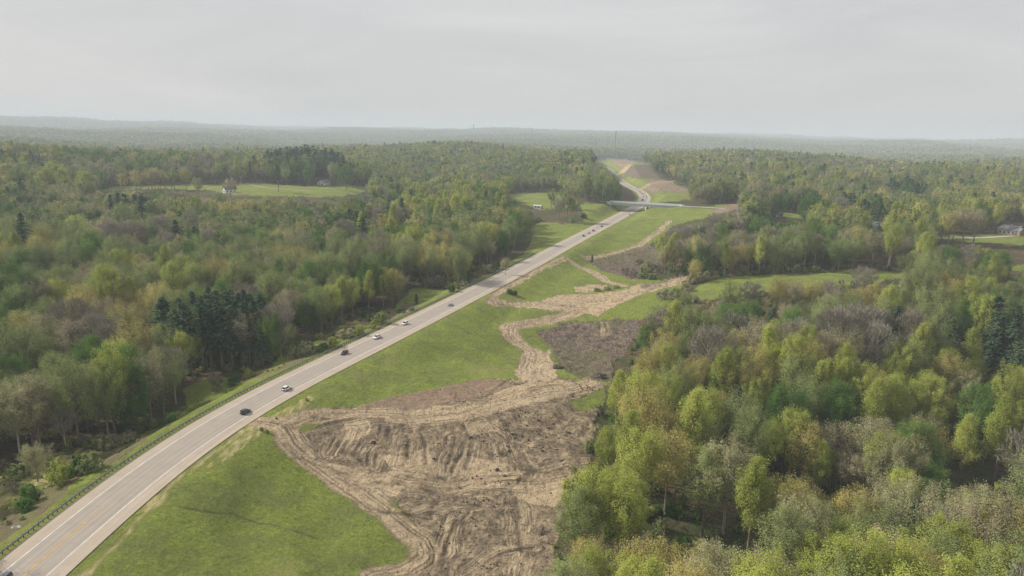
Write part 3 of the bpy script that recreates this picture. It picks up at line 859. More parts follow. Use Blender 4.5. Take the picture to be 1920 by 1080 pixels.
def gen_tree(sp, shape, h, cr_, cb, seed, lod):
    """returns trunk (V,F) and crown (V,F,tone)"""
    g = np.random.default_rng(seed)
    tV = []; tF = []
    def addt(pts, rad, n):
        V, F = tube(pts, rad, n, False)
        b = len(tV); tV.extend(V); tF.extend([tuple(i + b for i in f) for f in F])
    wob = g.normal(size=(2,)) * 0.03 * h
    trunk = [np.array([wob[0] * t * t, wob[1] * t * t, h * t * (0.97 if sp == 'pine' else 0.86)]) for t in np.linspace(0, 1, 6)]
    tr0 = 0.013 * h + 0.08
    tp = lambda t: np.array([np.interp(t, np.linspace(0, 1, 6), [q[k] for q in trunk]) for k in range(3)])
    addt([trunk[0] - np.array([0, 0, 1.5])] + trunk, [tr0 * 1.3] + [tr0 * (1 - 0.85 * t) for t in np.linspace(0, 1, 6)], (7, 5, 4, 3)[lod])
    if sp == 'pine':
        nl = (26, 14, 8, 5)[lod]; per = (7, 6, 5, 4)[lod]; nq = (13, 6, 3, 2)[lod]; fs = (1.0, 1.8, 3.2, 5.0)[lod]
        cs = []; ns = []; sz = []
        for i in range(nl):
            t = cb + (1 - cb) * (i + g.uniform(0, 0.8)) / nl
            rr = cr_ * (min(1.0, (1 - (t - cb) / (1 - cb)) * 1.5 + 0.10) ** 0.8) * g.uniform(0.6, 1.2)
            a0 = g.uniform(0, 6.28)
            for j in range(per):
                if g.random() < 0.22: continue
                an = a0 + j * 6.283 / per + g.normal() * 0.25
                L = rr * g.uniform(0.65, 1.15)
                d = np.array([math.cos(an), math.sin(an), 0])
                st = tp(min(t, 0.995)); st[2] = h * t
                if lod == 0 and j % 2 == 0:
                    addt([st, st + d * L * 0.8 + np.array([0, 0, 0.1 * L])], [0.06, 0.02], 3)
                for q in range(nq):
                    u = (q + 0.6) / nq
                    c = st + d * L * u + np.array([0, 0, 0.22 * L * u - 0.25 * L * u * u]) + g.normal(size=3) * np.array([0.22, 0.22, 0.13]) * min(fs, 1.6)
                    cs.append(c); ns.append(np.array([0, 0, 1.0]) + 0.35 * d + g.normal(size=3) * 0.35); sz.append(fs * g.uniform(0.55, 1.0) * (0.7 + 0.3 * (1 - u)))
        cs = np.array(cs); V = quads(cs, np.array(ns), np.array(sz), 0.8, g)
        tone = np.clip(0.5 + 0.2 * g.normal(size=len(cs)), 0, 1)
    else:
        def prof(t):          # crown radius at crown height fraction 0..1
            if shape == 'dome': return math.sqrt(max(0.02, 1 - (max(0, t - 0.3) / 0.72) ** 2)) * (0.55 + 0.45 * min(1, t / 0.3))
            if shape == 'pyr': return max(0.1, (1 - t) ** 0.7) * (0.6 + 0.4 * min(1, t / 0.15))
            if shape == 'fan': return (0.35 + 0.65 * min(1, t / 0.62)) * math.sqrt(max(0.03, 1 - (max(0, t - 0.62) / 0.4) ** 2))
            return math.sqrt(max(0.03, 1 - (2 * t - 1) ** 2)) * 0.95 + 0.05
        cz0 = h * cb; ch = h - cz0
        lobes = [(g.uniform(0, 6.28), g.uniform(0.1, 0.28), int(g.integers(2, 5))) for _ in range(3)]
        def lob(an): return 1 + sum(a * math.sin(k * an + p) for p, a, k in lobes) * 0.6
        cl = []; cdir = []
        nlim = (15, 9, 5, 0)[lod]
        for i in range(nlim):
            t = (i + g.uniform(0.1, 0.9)) / nlim
            an = i * 2.4 + g.normal() * 0.3
            st = tp(min(0.98, (cb * 0.85 + (0.98 - cb * 0.85) * t * 0.9) / 0.86 * 0.86))
            te = min(0.97, t * 0.8 + g.uniform(0.12, 0.3))
            R = cr_ * prof(te) * lob(an) * g.uniform(0.7, 0.98)
            en = np.array([math.cos(an) * R, math.sin(an) * R, cz0 + ch * te])
            md = st * 0.5 + en * 0.5 + np.array([math.cos(an), math.sin(an), -0.4]) * 0.1 * R
            ln = [st * (1 - u) ** 2 + 2 * md * u * (1 - u) + en * u * u for u in (0, 0.35, 0.7, 1)]
            r0 = tr0 * 0.5 * (1 - 0.45 * t)
            addt(ln, [r0, r0 * 0.7, r0 * 0.4, r0 * 0.15], (5, 4, 3, 3)[lod])
            cl.append(en)
            for j in range((4, 3, 2, 0)[lod]):
                u = g.uniform(0.35, 0.95); p0 = st * (1 - u) ** 2 + 2 * md * u * (1 - u) + en * u * u
                dv = (en - st) / (np.linalg.norm(en - st) + 1e-6) + g.normal(size=3) * 0.65 + np.array([0, 0, 0.4])
                e2 = p0 + dv / np.linalg.norm(dv) * g.uniform(0.25, 0.5) * cr_ * 0.8
                if lod < 2: addt([p0, e2], [r0 * 0.3, r0 * 0.08], 3)
                cl.append(e2); cl.append(p0 * 0.4 + e2 * 0.6)
        nenv = {'bare': (60, 26, 10, 8)}.get(sp, (80, 40, 18, 12))[lod]
        for i in range(nenv):
            t = 0.12 + 0.88 * g.uniform(0.0, 1.0) ** 0.6; an = g.uniform(0, 6.28)
            R = cr_ * prof(t) * lob(an) * g.uniform(0.55, 1.0) ** 0.5
            cl.append(np.array([math.cos(an) * R, math.sin(an) * R, cz0 + ch * t * g.uniform(0.94, 1.0)]))
        cl = np.array(cl)
        cl[:, :2] += wob * ((cl[:, 2:3] / h) ** 2)
        keep = g.random(len(cl)) < 0.9
        cl = cl[keep]
        ctone = g.normal(size=len(cl)) * 0.17
        if sp == 'bare':
            nt_ = (3400, 750, 140, 40)[lod]; wd_ = (0.055, 0.12, 0.3, 0.7)[lod]; ll = (1.5, 2.0, 2.8, 4.0)[lod]
            ci = g.integers(0, len(cl), nt_)
            c = cl[ci] + g.normal(size=(nt_, 3)) * np.array([0.12, 0.12, 0.1]) * cr_
            axis = np.array([0, 0, h * cb * 0.75])
            d = c - axis; d /= np.linalg.norm(d, axis=1)[:, None]
            d = d + g.normal(size=(nt_, 3)) * 0.35; d /= np.linalg.norm(d, axis=1)[:, None]
            sd_ = np.cross(d, g.normal(size=(nt_, 3))); sd_ /= np.linalg.norm(sd_, axis=1)[:, None]
            L = ll * g.uniform(0.5, 1.1, nt_)[:, None]
            p0 = c - d * L * 0.5; p1 = c + d * L * 0.5
            V = np.stack([p0 - sd_ * wd_, p0 + sd_ * wd_, p1 + sd_ * wd_ * 0.4, p1 - sd_ * wd_ * 0.4], 1).reshape(-1, 3)
            tone = np.clip(0.5 + 0.2 * g.normal(size=nt_) + ctone[ci], 0, 1)
        else:
            dens = {'silver': 0.85, 'tan': 0.7, 'ochre': 0.85, 'olive': 0.9, 'lime': 1.0, 'deep': 1.5}[sp]
            nq = int((14500, 2300, 310, 90)[lod] * dens); ls = (0.205, 0.54, 1.5, 2.8)[lod]
            ci = g.integers(0, len(cl), nq)
            # leaves run along fanned twigs that end at the cluster points
            root_ = np.array([0, 0, cz0 - ch * 0.25])
            tw = cl - root_; tw /= np.linalg.norm(tw, axis=1)[:, None] + 1e-6
            tw = tw + np.array([0, 0, 0.25]) + g.normal(size=tw.shape) * 0.22
            u = g.random(nq) ** 1.6 * cr_ * g.uniform(0.3, 0.9, len(cl))[ci]
            dv = g.normal(size=(nq, 3)); dv /= np.linalg.norm(dv, axis=1)[:, None]
            rad = g.random(nq) ** 0.6 * cr_ * (0.17 if sp != 'silver' else 0.14) * (1.0, 1.0, 1.0, 0.8)[lod]
            c = cl[ci] - tw[ci] * u[:, None] + dv * rad[:, None] * (1 + 0.5 * u[:, None] / cr_)
            outw = c - np.array([0, 0, cz0 + ch * 0.25]); outw /= np.linalg.norm(outw, axis=1)[:, None] + 1e-6
            nrm = g.normal(size=(nq, 3)) * 0.42 + outw * 0.85 + np.array([0, 0, 0.5])
            V = quads(c, nrm, ls * g.uniform(0.6, 1.25, nq), 0.85, g)
            tone = np.clip(0.5 + 0.09 * g.normal(size=nq) + ctone[ci] * 0.75, 0, 1)
    F = np.arange(len(V)).reshape(-1, 4)
    return (np.array(tV), tF), (V, F, np.repeat(tone, 4).astype(np.float32))

SHAPES = {
 'lime': [('pyr', 24, 5.9, 0.40), ('dome', 22, 6.4, 0.50), ('oval', 25, 5.4, 0.45)],
 'ochre': [('dome', 21, 7.2, 0.48), ('fan', 22, 6.7, 0.45), ('dome', 19, 6.4, 0.40)],
 'olive': [('dome', 21, 6.7, 0.45), ('oval', 23, 5.9, 0.42), ('fan', 20, 6.9, 0.40)],
 'tan': [('dome', 20, 6.7, 0.50), ('fan', 22, 6.4, 0.46), ('oval', 21, 5.6, 0.45)],
 'deep': [('dome', 18, 6.4, 0.22), ('oval', 20, 6.1, 0.18), ('dome', 22, 6.9, 0.28)],
 'silver': [('fan', 19, 6.9, 0.45), ('dome', 20, 6.7, 0.48), ('fan', 21, 6.1, 0.50)],
 'bare': [('fan', 21, 5.9, 0.40), ('oval', 23, 5.1, 0.45), ('fan', 19, 6.1, 0.28)],
 'pine': [('cone', 24, 5.6, 0.34), ('cone', 26, 5.0, 0.42), ('cone', 20, 5.4, 0.24)],
}
def crown_mesh(name, cr, mat):
    V, F, tone = cr
    me = mesh_from(name, V, F, mat)
    a = me.attributes.new('tone', 'FLOAT', 'POINT'); a.data.foreach_set('value', tone)
    return me
def joined_mesh(name, tk, cr, lm, bark):
    tV, tF = tk; V, F, tone = cr
    quadsT = np.array([f for f in tF if len(f) == 4])
    AV = np.vstack([tV, V]); AF = np.vstack([quadsT, F + len(tV)])
    me = mesh_from(name, AV, AF, None, False, [bark, lm], np.r_[np.zeros(len(quadsT)), np.ones(len(F))])
    a = me.attributes.new('tone', 'FLOAT', 'POINT'); a.data.foreach_set('value', np.r_[np.zeros(len(tV), np.float32), tone])
    return me
LIB = bpy.data.collections.new('tree_library')
NEAR = {}      # (species, variant) -> (trunk mesh, crown mesh, height, radius)
LIBI = {}      # (species, lod, variant) -> instance index
def build_library():
    n = 0
    for si, sp in enumerate(SPN):
        for lod, nv in ((0, 3), (1, 3), (2, 2), (3, 1)):
            for v in range(nv):
                shp, h, cr_, cb = SHAPES[sp][v]
                tk, cr = gen_tree(sp, shp, h, cr_, cb, 100 * si + 10 * v + 1, lod)
                bark = PALEBARK if (sp in ('bare', 'silver') and v == 1) else BARK
                if lod == 0:
                    NEAR[(sp, v)] = (mesh_from('trunk', tk[0], tk[1], bark, True), crown_mesh('crown', cr, LM[sp]), h, cr_)
                me = joined_mesh('tree_source', tk, cr, LM[sp], bark)
                o = bpy.data.objects.new('tree_source_%03d' % n, me)
                LIB.objects.link(o)
                LIBI[(sp, lod, v)] = n
                n += 1

def scatter_object(name, pts, idx, rot, scl, coll, kind='stuff'):
    me = bpy.data.meshes.new(name)
    me.vertices.add(len(pts)); me.vertices.foreach_set('co', np.asarray(pts, np.float32).ravel())
    for nm, ty, dat in (('pick', 'INT', np.asarray(idx, np.int32)), ('turn', 'FLOAT', np.asarray(rot, np.float32)), ('size', 'FLOAT', np.asarray(scl, np.float32))):
        a = me.attributes.new(nm, ty, 'POINT'); a.data.foreach_set('value', dat)
    o = link(name, me)
    g = bpy.data.node_groups.new(name + '_scatter', 'GeometryNodeTree')
    g.interface.new_socket('Geometry', in_out='INPUT', socket_type='NodeSocketGeometry')
    g.interface.new_socket('Geometry', in_out='OUTPUT', socket_type='NodeSocketGeometry')
    gi = N(g, 'NodeGroupInput'); go = N(g, 'NodeGroupOutput')
    ci = N(g, 'GeometryNodeCollectionInfo'); ci.inputs['Collection'].default_value = coll
    ci.inputs['Separate Children'].default_value = True; ci.inputs['Reset Children'].default_value = True
    ip = N(g, 'GeometryNodeInstanceOnPoints'); ip.inputs['Pick Instance'].default_value = True
    def attr(nm, ty):
        a = N(g, 'GeometryNodeInputNamedAttribute', data_type=ty); a.inputs['Name'].default_value = nm
        return a.outputs['Attribute']
    cx = N(g, 'ShaderNodeCombineXYZ')
    g.links.new(attr('turn', 'FLOAT'), cx.inputs[2])
    g.links.new(gi.outputs[0], ip.inputs['Points']); g.links.new(ci.outputs[0], ip.inputs['Instance'])
    g.links.new(attr('pick', 'INT'), ip.inputs['Instance Index'])
    g.links.new(cx.outputs[0], ip.inputs['Rotation']); g.links.new(attr('size', 'FLOAT'), ip.inputs['Scale'])
    g.links.new(ip.outputs[0], go.inputs[0])
    md = o.modifiers.new('scatter', 'NODES'); md.node_group = g
    o['kind'] = kind
    return o

# notable trees: crown-top pixel, species, variant, height m, width scale
PLACED = [
 (1352, 668, 'deep', 0, 17), (1482, 716, 'deep', 1, 25), (1842, 715, 'deep', 2, 26), (1680, 574, 'pine', 2, 22), (1714, 585, 'bare', 1, 24), (1735, 600, 'lime', 0, 24),
 (1832, 612, 'lime', 0, 24), (1880, 585, 'pine', 0, 24), (1905, 600, 'pine', 1, 26), (1870, 610, 'pine', 2, 22), (1912, 640, 'pine', 0, 24), (1790, 590, 'pine', 2, 20),
 (1560, 582, 'bare', 1, 21), (1585, 580, 'bare', 0, 21), (1605, 578, 'bare', 1, 22), (1630, 576, 'bare', 2, 21), (1650, 580, 'bare', 0, 20), (1380, 590, 'bare', 2, 18),
 (1205, 798, 'lime', 1, 22), (1258, 800, 'ochre', 0, 21), (1125, 872, 'lime', 1, 21), (1165, 878, 'lime', 2, 22), (1092, 905, 'olive', 1, 19), (1372, 822, 'silver', 1, 22), (1330, 835, 'olive', 1, 21),
 (1420, 850, 'lime', 0, 23), (1440, 785, 'lime', 2, 20), (1725, 900, 'silver', 0, 19), (1680, 905, 'silver', 1, 18), (1830, 915, 'silver', 2, 20), (1880, 912, 'silver', 0, 20), (1722, 938, 'pine', 2, 15),
 (1345, 1022, 'silver', 1, 18), (1590, 1003, 'lime', 2, 17), (1510, 935, 'silver', 2, 20), (1535, 932, 'olive', 1, 20), (1620, 915, 'ochre', 0, 19), (1480, 945, 'olive', 1, 20), (1450, 1030, 'tan', 0, 17),
 (1530, 1045, 'lime', 1, 16), (1660, 990, 'tan', 1, 19), (1700, 1010, 'ochre', 0, 19), (1780, 962, 'lime', 1, 20), (1860, 945, 'tan', 0, 20), (1905, 935, 'ochre', 1, 20), (1850, 1015, 'lime', 1, 18), (1750, 1040, 'ochre', 2, 17), (1900, 1025, 'lime', 2, 19),
 (1225, 1008, 'ochre', 2, 17), (1180, 1035, 'lime', 1, 14), (1100, 1020, 'lime', 2, 15), (1250, 760, 'ochre', 2, 20), (1160, 690, 'lime', 0, 20), (1210, 690, 'lime', 1, 22), (1250, 640, 'lime', 1, 18), (1225, 650, 'ochre', 2, 18),
 (1420, 645, 'ochre', 0, 20), (1430, 680, 'ochre', 2, 19), (1515, 630, 'ochre', 1, 22), (1540, 672, 'lime', 0, 23), (1585, 668, 'lime', 0, 23), (1700, 700, 'lime', 1, 24), (1690, 715, 'lime', 0, 25), (1780, 660, 'ochre', 0, 21), (1810, 690, 'silver', 2, 20),
 (1640, 690, 'ochre', 0, 20), (1570, 790, 'tan', 1, 19), (1650, 780, 'tan', 2, 18), (1290, 545, 'silver', 0, 9), (1370, 522, 'olive', 1, 17), (1412, 530, 'bare', 0, 15), (1462, 516, 'ochre', 0, 18), (1490, 522, 'tan', 0, 17), (1525, 520, 'ochre', 1, 18), (1557, 528, 'bare', 2, 16), (1625, 502, 'bare', 0, 17),
 (1600, 540, 'ochre', 0, 19), (1640, 530, 'ochre', 2, 19), (1570, 545, 'tan', 0, 18),
 (235, 645, 'deep', 2, 25), (200, 660, 'lime', 1, 24), (160, 640, 'deep', 1, 23), (245, 595, 'ochre', 1, 23), (150, 548, 'ochre', 2, 20), (205, 605, 'bare', 2, 22), (130, 560, 'bare', 0, 22), (180, 590, 'bare', 1, 22), (85, 585, 'tan', 0, 21), (30, 580, 'ochre', 0, 21), (235, 562, 'ochre', 1, 22),
 (45, 700, 'silver', 2, 20), (60, 705, 'tan', 2, 21), (20, 720, 'silver', 1, 20), (100, 660, 'olive', 1, 22), (130, 672, 'olive', 1, 23), (330, 620, 'lime', 2, 20), (355, 625, 'lime', 1, 19), (280, 645, 'tan', 1, 19), (300, 660, 'tan', 2, 17),
 (390, 585, 'pine', 0, 25), (410, 575, 'pine', 1, 27), (432, 588, 'pine', 0, 26), (455, 595, 'pine', 1, 26), (475, 600, 'pine', 0, 24), (350, 565, 'pine', 2, 24), (372, 560, 'pine', 0, 25), (490, 615, 'pine', 2, 22), (330, 560, 'pine', 1, 25), (300, 555, 'pine', 2, 23),
 (540, 605, 'olive', 0, 18), (525, 622, 'bare', 1, 16), (505, 585, 'deep', 1, 20), (690, 505, 'lime', 0, 21), (718, 500, 'lime', 2, 22), (735, 502, 'ochre', 2, 20), (660, 520, 'lime', 1, 21), (640, 515, 'lime', 0, 21), (620, 530, 'lime', 1, 20), (748, 512, 'silver', 0, 17), (600, 535, 'olive', 0, 20),
 (215, 500, 'tan', 2, 22), (150, 530, 'ochre', 0, 21), (105, 520, 'lime', 1, 19), (28, 545, 'deep', 0, 19), (115, 765, 'bare', 1, 14), (62, 830, 'silver', 0, 9),
 (235, 362, 'pine', 2, 23), (205, 365, 'pine', 1, 24), (220, 360, 'pine', 0, 25), (250, 364, 'pine', 0, 24), (265, 362, 'pine', 1, 25), (275, 368, 'pine', 2, 22), (335, 395, 'pine', 0, 22), (345, 398, 'pine', 2, 22),
 (1545, 371, 'deep', 0, 24), (1655, 392, 'pine', 2, 20), (1815, 386, 'tan', 0, 25), (1795, 392, 'tan', 1, 22), (1835, 390, 'tan', 0, 23), (370, 330, 'olive', 0, 20), (430, 332, 'tan', 0, 20),
 (780, 410, 'ochre', 0, 23), (720, 400, 'ochre', 2, 23), (840, 425, 'tan', 0, 22), (900, 415, 'ochre', 0, 22), (925, 418, 'ochre', 2, 21), (765, 440, 'tan', 2, 21), (1060, 350, 'olive', 0, 20), (1035, 352, 'olive', 2, 18),
 (1065, 362, 'olive', 1, 22), (1078, 366, 'olive', 2, 22), (1050, 372, 'bare', 0, 20), (520, 308, 'pine', 1, 27), (540, 298, 'olive', 2, 27), (560, 292, 'pine', 0, 27), (580, 290, 'pine', 1, 27), (600, 291, 'deep', 2, 27), (618, 294, 'pine', 0, 27), (635, 300, 'pine', 1, 27), (648, 308, 'deep', 2, 27), 
 (948, 482, 'silver', 2, 9), (920, 452, 'silver', 1, 20),
]
# notable trees by the pixel of their foot
FOOTED = [(205, 832, 'olive', 1, 19), (248, 812, 'deep', 1, 20), (285, 800, 'tan', 2, 19), (308, 786, 'olive', 2, 20), (330, 758, 'bare', 1, 17), (470, 686, 'tan', 1, 18), (524, 668, 'bare', 0, 18), (388, 692, 'olive', 1, 18),
 (395, 684, 'pine', 0, 22), (415, 688, 'pine', 1, 22), (436, 692, 'pine', 0, 21), (456, 687, 'pine', 2, 21), (478, 682, 'pine', 0, 21), (498, 672, 'pine', 1, 19), (405, 668, 'pine', 2, 22), (428, 670, 'pine', 0, 23), (450, 668, 'pine', 1, 22),
 (471, 663, 'pine', 0, 21), (382, 668, 'pine', 1, 21), (488, 652, 'pine', 2, 20), (440, 650, 'pine', 0, 21), (415, 650, 'pine', 2, 21), (464, 645, 'pine', 1, 20), (395, 645, 'pine', 0, 21), (370, 650, 'pine', 1, 20)]
# species mix by place: polygon, weights in the order of SPN
MIXZ = [
 ([(380, 560), (500, 580), (510, 700), (390, 690)], (0, 0, .1, 0, .2, 0, 0, .7)),
 ([(495, 295), (560, 285), (645, 300), (650, 345), (540, 340), (500, 325)], (0, 0, .12, 0, .22, 0, 0, .66)),
 ([(1660, 335), (1740, 335), (1740, 360), (1660, 358)], (0, 0, .1, 0, .2, 0, 0, .7)),
 ([(1420, 350), (1660, 360), (1640, 410), (1430, 400)], (.1, .05, .3, .05, .35, 0, .05, .1)),
 ([(1840, 560), (1930, 560), (1930, 720), (1850, 700)], (.15, .05, .1, .0, .1, 0, 0, .6)),
 ([(1540, 565), (1670, 565), (1670, 640), (1540, 640)], (.1, .2, .1, .15, 0, .05, .4, 0)),
 ([(1040, 600), (1930, 600), (1930, 900), (1040, 900)], (.44, .17, .17, .07, .04, .04, .06, .01)),
 ([(1040, 880), (1930, 880), (1930, 1300), (1040, 1300)], (.34, .18, .16, .12, .03, .12, .04, .01)),
 ([(1200, 400), (1930, 440), (1930, 540), (1220, 530)], (.15, .06, .32, .09, .12, .02, .24, 0)),
 ([(1210, 250), (1930, 270), (1930, 420), (1300, 400)], (.12, .12, .34, .12, .16, .03, .07, .04)),
 ([(760, 440), (990, 440), (990, 520), (780, 540)], (.08, .2, .3, .1, .12, .05, .15, 0)),
 ([(-60, 480), (700, 480), (520, 720), (-60, 900)], (.08, .07, .35, .12, .17, .06, .20, .0)),
 ([(560, 260), (1160, 280), (1180, 420), (900, 440), (640, 400)], (.12, .06, .42, .06, .22, .03, .08, .03)),
]
DEFMIX = (.08, .08, .40, .10, .18, .05, .14, .02)
mixmap = np.full((ZW, ZH), 255, np.uint8)
for k_ in range(len(MIXZ) - 1, -1, -1):
    paint(mixmap, MIXZ[k_][0], k_)
WTS = np.array([w_ for _, w_ in MIXZ] + [DEFMIX], float)
WTS[:, 5] *= 0.6; WTS[:, 3] *= 0.7; WTS[:, 1] *= 0.85; WTS[:, 6] *= np.where(WTS[:, 6] > 0.3, 0.9, 0.55)
WTS = np.cumsum(WTS, axis=1)
WTS /= WTS[:, -1:]

def plan_trees():
    g = np.random.default_rng(99)
    rec = []      # x y z species variant scale rot placed
    P_ = np.array([(a, b, h) for a, b, s, v, h in PLACED], float)
    hs = P_[:, 2].copy()
    for it in range(12):
        HP = hit(P_[:, 0], P_[:, 1], hs)
        bx, by, _ = proj(HP)
        inn = np.zeros(len(hs), bool)
        for dx, dy in ((0, 0), (-6, 0), (6, 0), (0, 5)):
            inn |= zlook(corr, bx + dx, by + dy)
        inn &= (hs > 9.5) & (P_[:, 2] % 1 == 0)
        if not inn.any(): break
        hs[inn] *= 0.95
    for (a, b, s, v, _h), p, h in zip(PLACED, HP, hs):
        r = math.hypot(p[0], p[1])
        rec.append((p[0], p[1], height(p[0], p[1], False).item(), SPN.index(s), v, h / SHAPES[s][v][1], g.uniform(0, 6.28), 1))
    FH = hit([q[0] for q in FOOTED], [q[1] for q in FOOTED])
    for (a, b, s, v, h), p in zip(FOOTED, FH):
        rec.append((p[0], p[1], p[2], SPN.index(s), v, h / SHAPES[s][v][1], g.uniform(0, 6.28), 1))
    placed = np.array([(q[0], q[1]) for q in rec])
    # jittered polar grid
    out_ = []
    r = 62.0
    half = R_(44)
    while r < 8200:
        sp_ = 7.7 if r < 350 else 7.8 if r < 1000 else 8.0 if r < 1800 else np.interp(r, [1800, 3500, 8200], [9, 13, 21])
        n = int(2 * half * r / sp_)
        th = -half + (np.arange(n) + g.uniform(0, 1, n)) * 2 * half / n
        rr = r + g.uniform(-0.5, 0.5, n) * sp_
        out_.append(np.stack([rr * np.sin(th), rr * np.cos(th)], 1))
        r += sp_
    Q = np.vstack(out_)
    z = height(Q[:, 0], Q[:, 1], False)
    px, py, w = proj(np.c_[Q, z])
    ok = (px > -520) & (px < 2440)
    Q = Q[ok]; z = z[ok]; px = px[ok]; py = py[ok]; w = w[ok]
    n = len(Q)
    ptop = proj(np.c_[Q, z + 20])
    mz = zlook(mixmap, ptop[0], ptop[1]).astype(int)
    mz[mz == 255] = len(MIXZ)
    u = g.random(n)
    nz = fbm(Q[:, 0], Q[:, 1], 60, 3, 61)
    u = np.clip(0.42 * u + 0.58 * np.clip(0.5 + nz * 0.95, 0, 1) + 0.0, 0, 0.9999)
    # patches: rank-transform so the mix keeps its proportions
    rk = np.empty(n); rk[np.argsort(u)] = (np.arange(n) + 0.5) / n
    perm = fbm(Q[:, 0], Q[:, 1], 240, 2, 63)
    rk = (rk + 0.5 * perm) % 1.0
    sp = (rk[:, None] > WTS[mz]).sum(1).clip(0, 7)
    var = g.integers(0, 3, n)
    sc = g.uniform(0.6, 1.1, n) * (1 + 0.12 * fbm(Q[:, 0], Q[:, 1], 90, 2, 62))
    sc *= np.interp(w, [1500, 5000, 8200], [1.0, 1.3, 1.8])
    sc = np.where(mz == 1, np.clip(sc, 0.8, 1.1) * 1.25, sc)
    H = np.array([[SHAPES[s][v][1] for v in range(3)] for s in SPN])[sp, var] * sc
    CRr = np.array([[SHAPES[s][v][2] for v in range(3)] for s in SPN])[sp, var] * sc
    bad = np.zeros(n, bool)
    for f, dx in ((0, 0), (0.0, -0.55), (0.0, 0.55), (0.3, 0), (0.4, 0), (0.5, 0), (0.6, 0), (0.7, 0), (0.75, -0.75), (0.75, 0.75), (0.8, 0), (0.9, 0), (1.0, 0)):
        a = proj(np.c_[Q[:, 0] + dx * CRr, Q[:, 1], z + H * f])
        bad |= zlook(clear, a[0], a[1]) & (a[0] > -119) & (a[0] < 2039) & (a[1] < 1222)
    bad |= (np.abs(roadd(Q[:, 0], Q[:, 1])) < 13) & (Q[:, 1] < 1640) & (Q[:, 0] > -250) & (Q[:, 0] < 410)
    # keep clear of the hand-placed trees
    nearQ = np.nonzero(w < 1100)[0]
    d2 = np.full(len(nearQ), 1e9)
    for p in placed:
        d2 = np.minimum(d2, (Q[nearQ, 0] - p[0]) ** 2 + (Q[nearQ, 1] - p[1]) ** 2)
    bad[nearQ[d2 < 4.6 ** 2]] = True
    # keep the lines of sight to the houses and the marked spots open
    for (cx_, cy_, hx, hy, dmax) in SIGHT:
        for f in (0.0, 0.3, 0.5, 0.65, 0.8, 0.95):
            a = proj(np.c_[Q, z + H * f])
            bad |= (np.abs(a[0] - cx_) < hx) & (np.abs(a[1] - cy_) < hy) & (w < dmax + (25 if f == 0 else 0))
    # the near bank keeps its crowns below the dark ravine behind it
    tpx, tpy, _ = proj(np.c_[Q, z + H])
    lim = np.interp(tpx, [1040, 1100, 1180, 1250, 1345, 1400, 1450, 1540, 1700, 1920], [985, 1015, 1030, 1005, 1018, 1050, 955, 920, 898, 905])
    bad |= (w < 152) & (tpx > 1230) & (tpy < lim)
    bad |= pip([(1262, 935), (1440, 925), (1500, 940), (1470, 1010), (1400, 1060), (1285, 1040)], px, py)
    bad |= pip([(1500, 880), (1700, 850), (1960, 830), (1960, 905), (1720, 905), (1560, 920)], px, py) & (g.random(n) < 0.6)
    # thin a little at random for gaps
    bad |= (g.random(n) < 0.07) & (w < 900)
    kp = ~bad
    rot = g.uniform(0, 6.28, n)
    arr = np.c_[Q, z, sp, var, sc, rot, np.zeros(n)][kp]
    return np.vstack([np.array(rec), arr])
SIGHT = [(604, 342, 20, 10, 1200), (1340, 965, 80, 28, 160), (1845, 882, 75, 24, 203), (1560, 880, 60, 18, 185), (608, 342, 12, 8, 1200), (432, 356, 14, 7, 1200), (1008, 387, 9, 6, 700), (1898, 430, 24, 12, 640), (1645, 424, 20, 8, 640), (1749, 428, 4, 16, 620), (1815, 447, 68, 5, 520), (453, 345, 4, 16, 1100), (1455, 400, 12, 6, 700)]

ZONES_TXT = [   # crown pixel boxes with a phrase one can find
 ((1040, 780, 1300, 1200), 'at the right edge of the bare dirt'),
 ((1300, 900, 1480, 1200), 'in the wood below the pale tall tree'),
 ((1480, 900, 1700, 1200), 'on the near bank below the ravine'),
 ((1700, 900, 2100, 1200), 'in the lower right corner wood'),
 ((1300, 760, 1620, 900), 'above the dark floor of the ravine'),
 ((1620, 760, 2100, 900), 'beside the ravine near the right border'),
 ((1040, 590, 1300, 780), 'beside the brushy hollow'),
 ((1300, 640, 1500, 760), 'in the middle of the right wood'),
 ((1500, 640, 1700, 760), 'uphill of the ravine'),
 ((1700, 640, 2100, 760), 'near the dark pines at right'),
 ((1240, 560, 1500, 640), 'just below the green hill field'),
 ((1500, 560, 2100, 640), 'behind the right wood, under the field'),
 ((1200, 480, 2100, 560), 'around the green hill field'),
 ((1200, 200, 2100, 480), 'near the houses at right'),
 ((-200, 740, 110, 1100), 'by the weedy bank at far left'),
 ((110, 700, 420, 1100), 'over the shaded roadside hollow'),
 ((-200, 620, 110, 740), 'at the left border above the bank'),
 ((110, 620, 260, 700), 'in the left wood by the bank'),
 ((260, 620, 400, 700), 'left of the dark roadside pines'),
 ((400, 560, 600, 720), 'around the dark roadside pines'),
 ((-200, 540, 140, 620), 'at the left border, mid wood'),
 ((140, 540, 400, 620), 'in the left wood behind the pines'),
 ((-200, 460, 300, 540), 'in the hazy left wood'),
 ((300, 460, 600, 560), 'in the left wood, halfway to the pasture'),
 ((600, 470, 800, 640), 'around the bright roadside clump'),
 ((800, 400, 1100, 560), 'beside the road meadow at centre'),
 ((-200, 200, 700, 460), 'below the long left pasture'),
 ((700, 200, 1200, 480), 'in the woods left of the bridge'),
]
SPW = {'lime': 'lime green', 'ochre': 'yellow ochre', 'olive': 'olive green', 'tan': 'tan budding', 'deep': 'deep green', 'silver': 'pale silvery', 'bare': 'bare grey', 'pine': 'dark'}
ORD = ['', 'second', 'third', 'fourth', 'fifth', 'sixth', 'seventh', 'eighth', 'ninth', 'tenth', 'eleventh', 'twelfth', 'thirteenth', 'fourteenth']

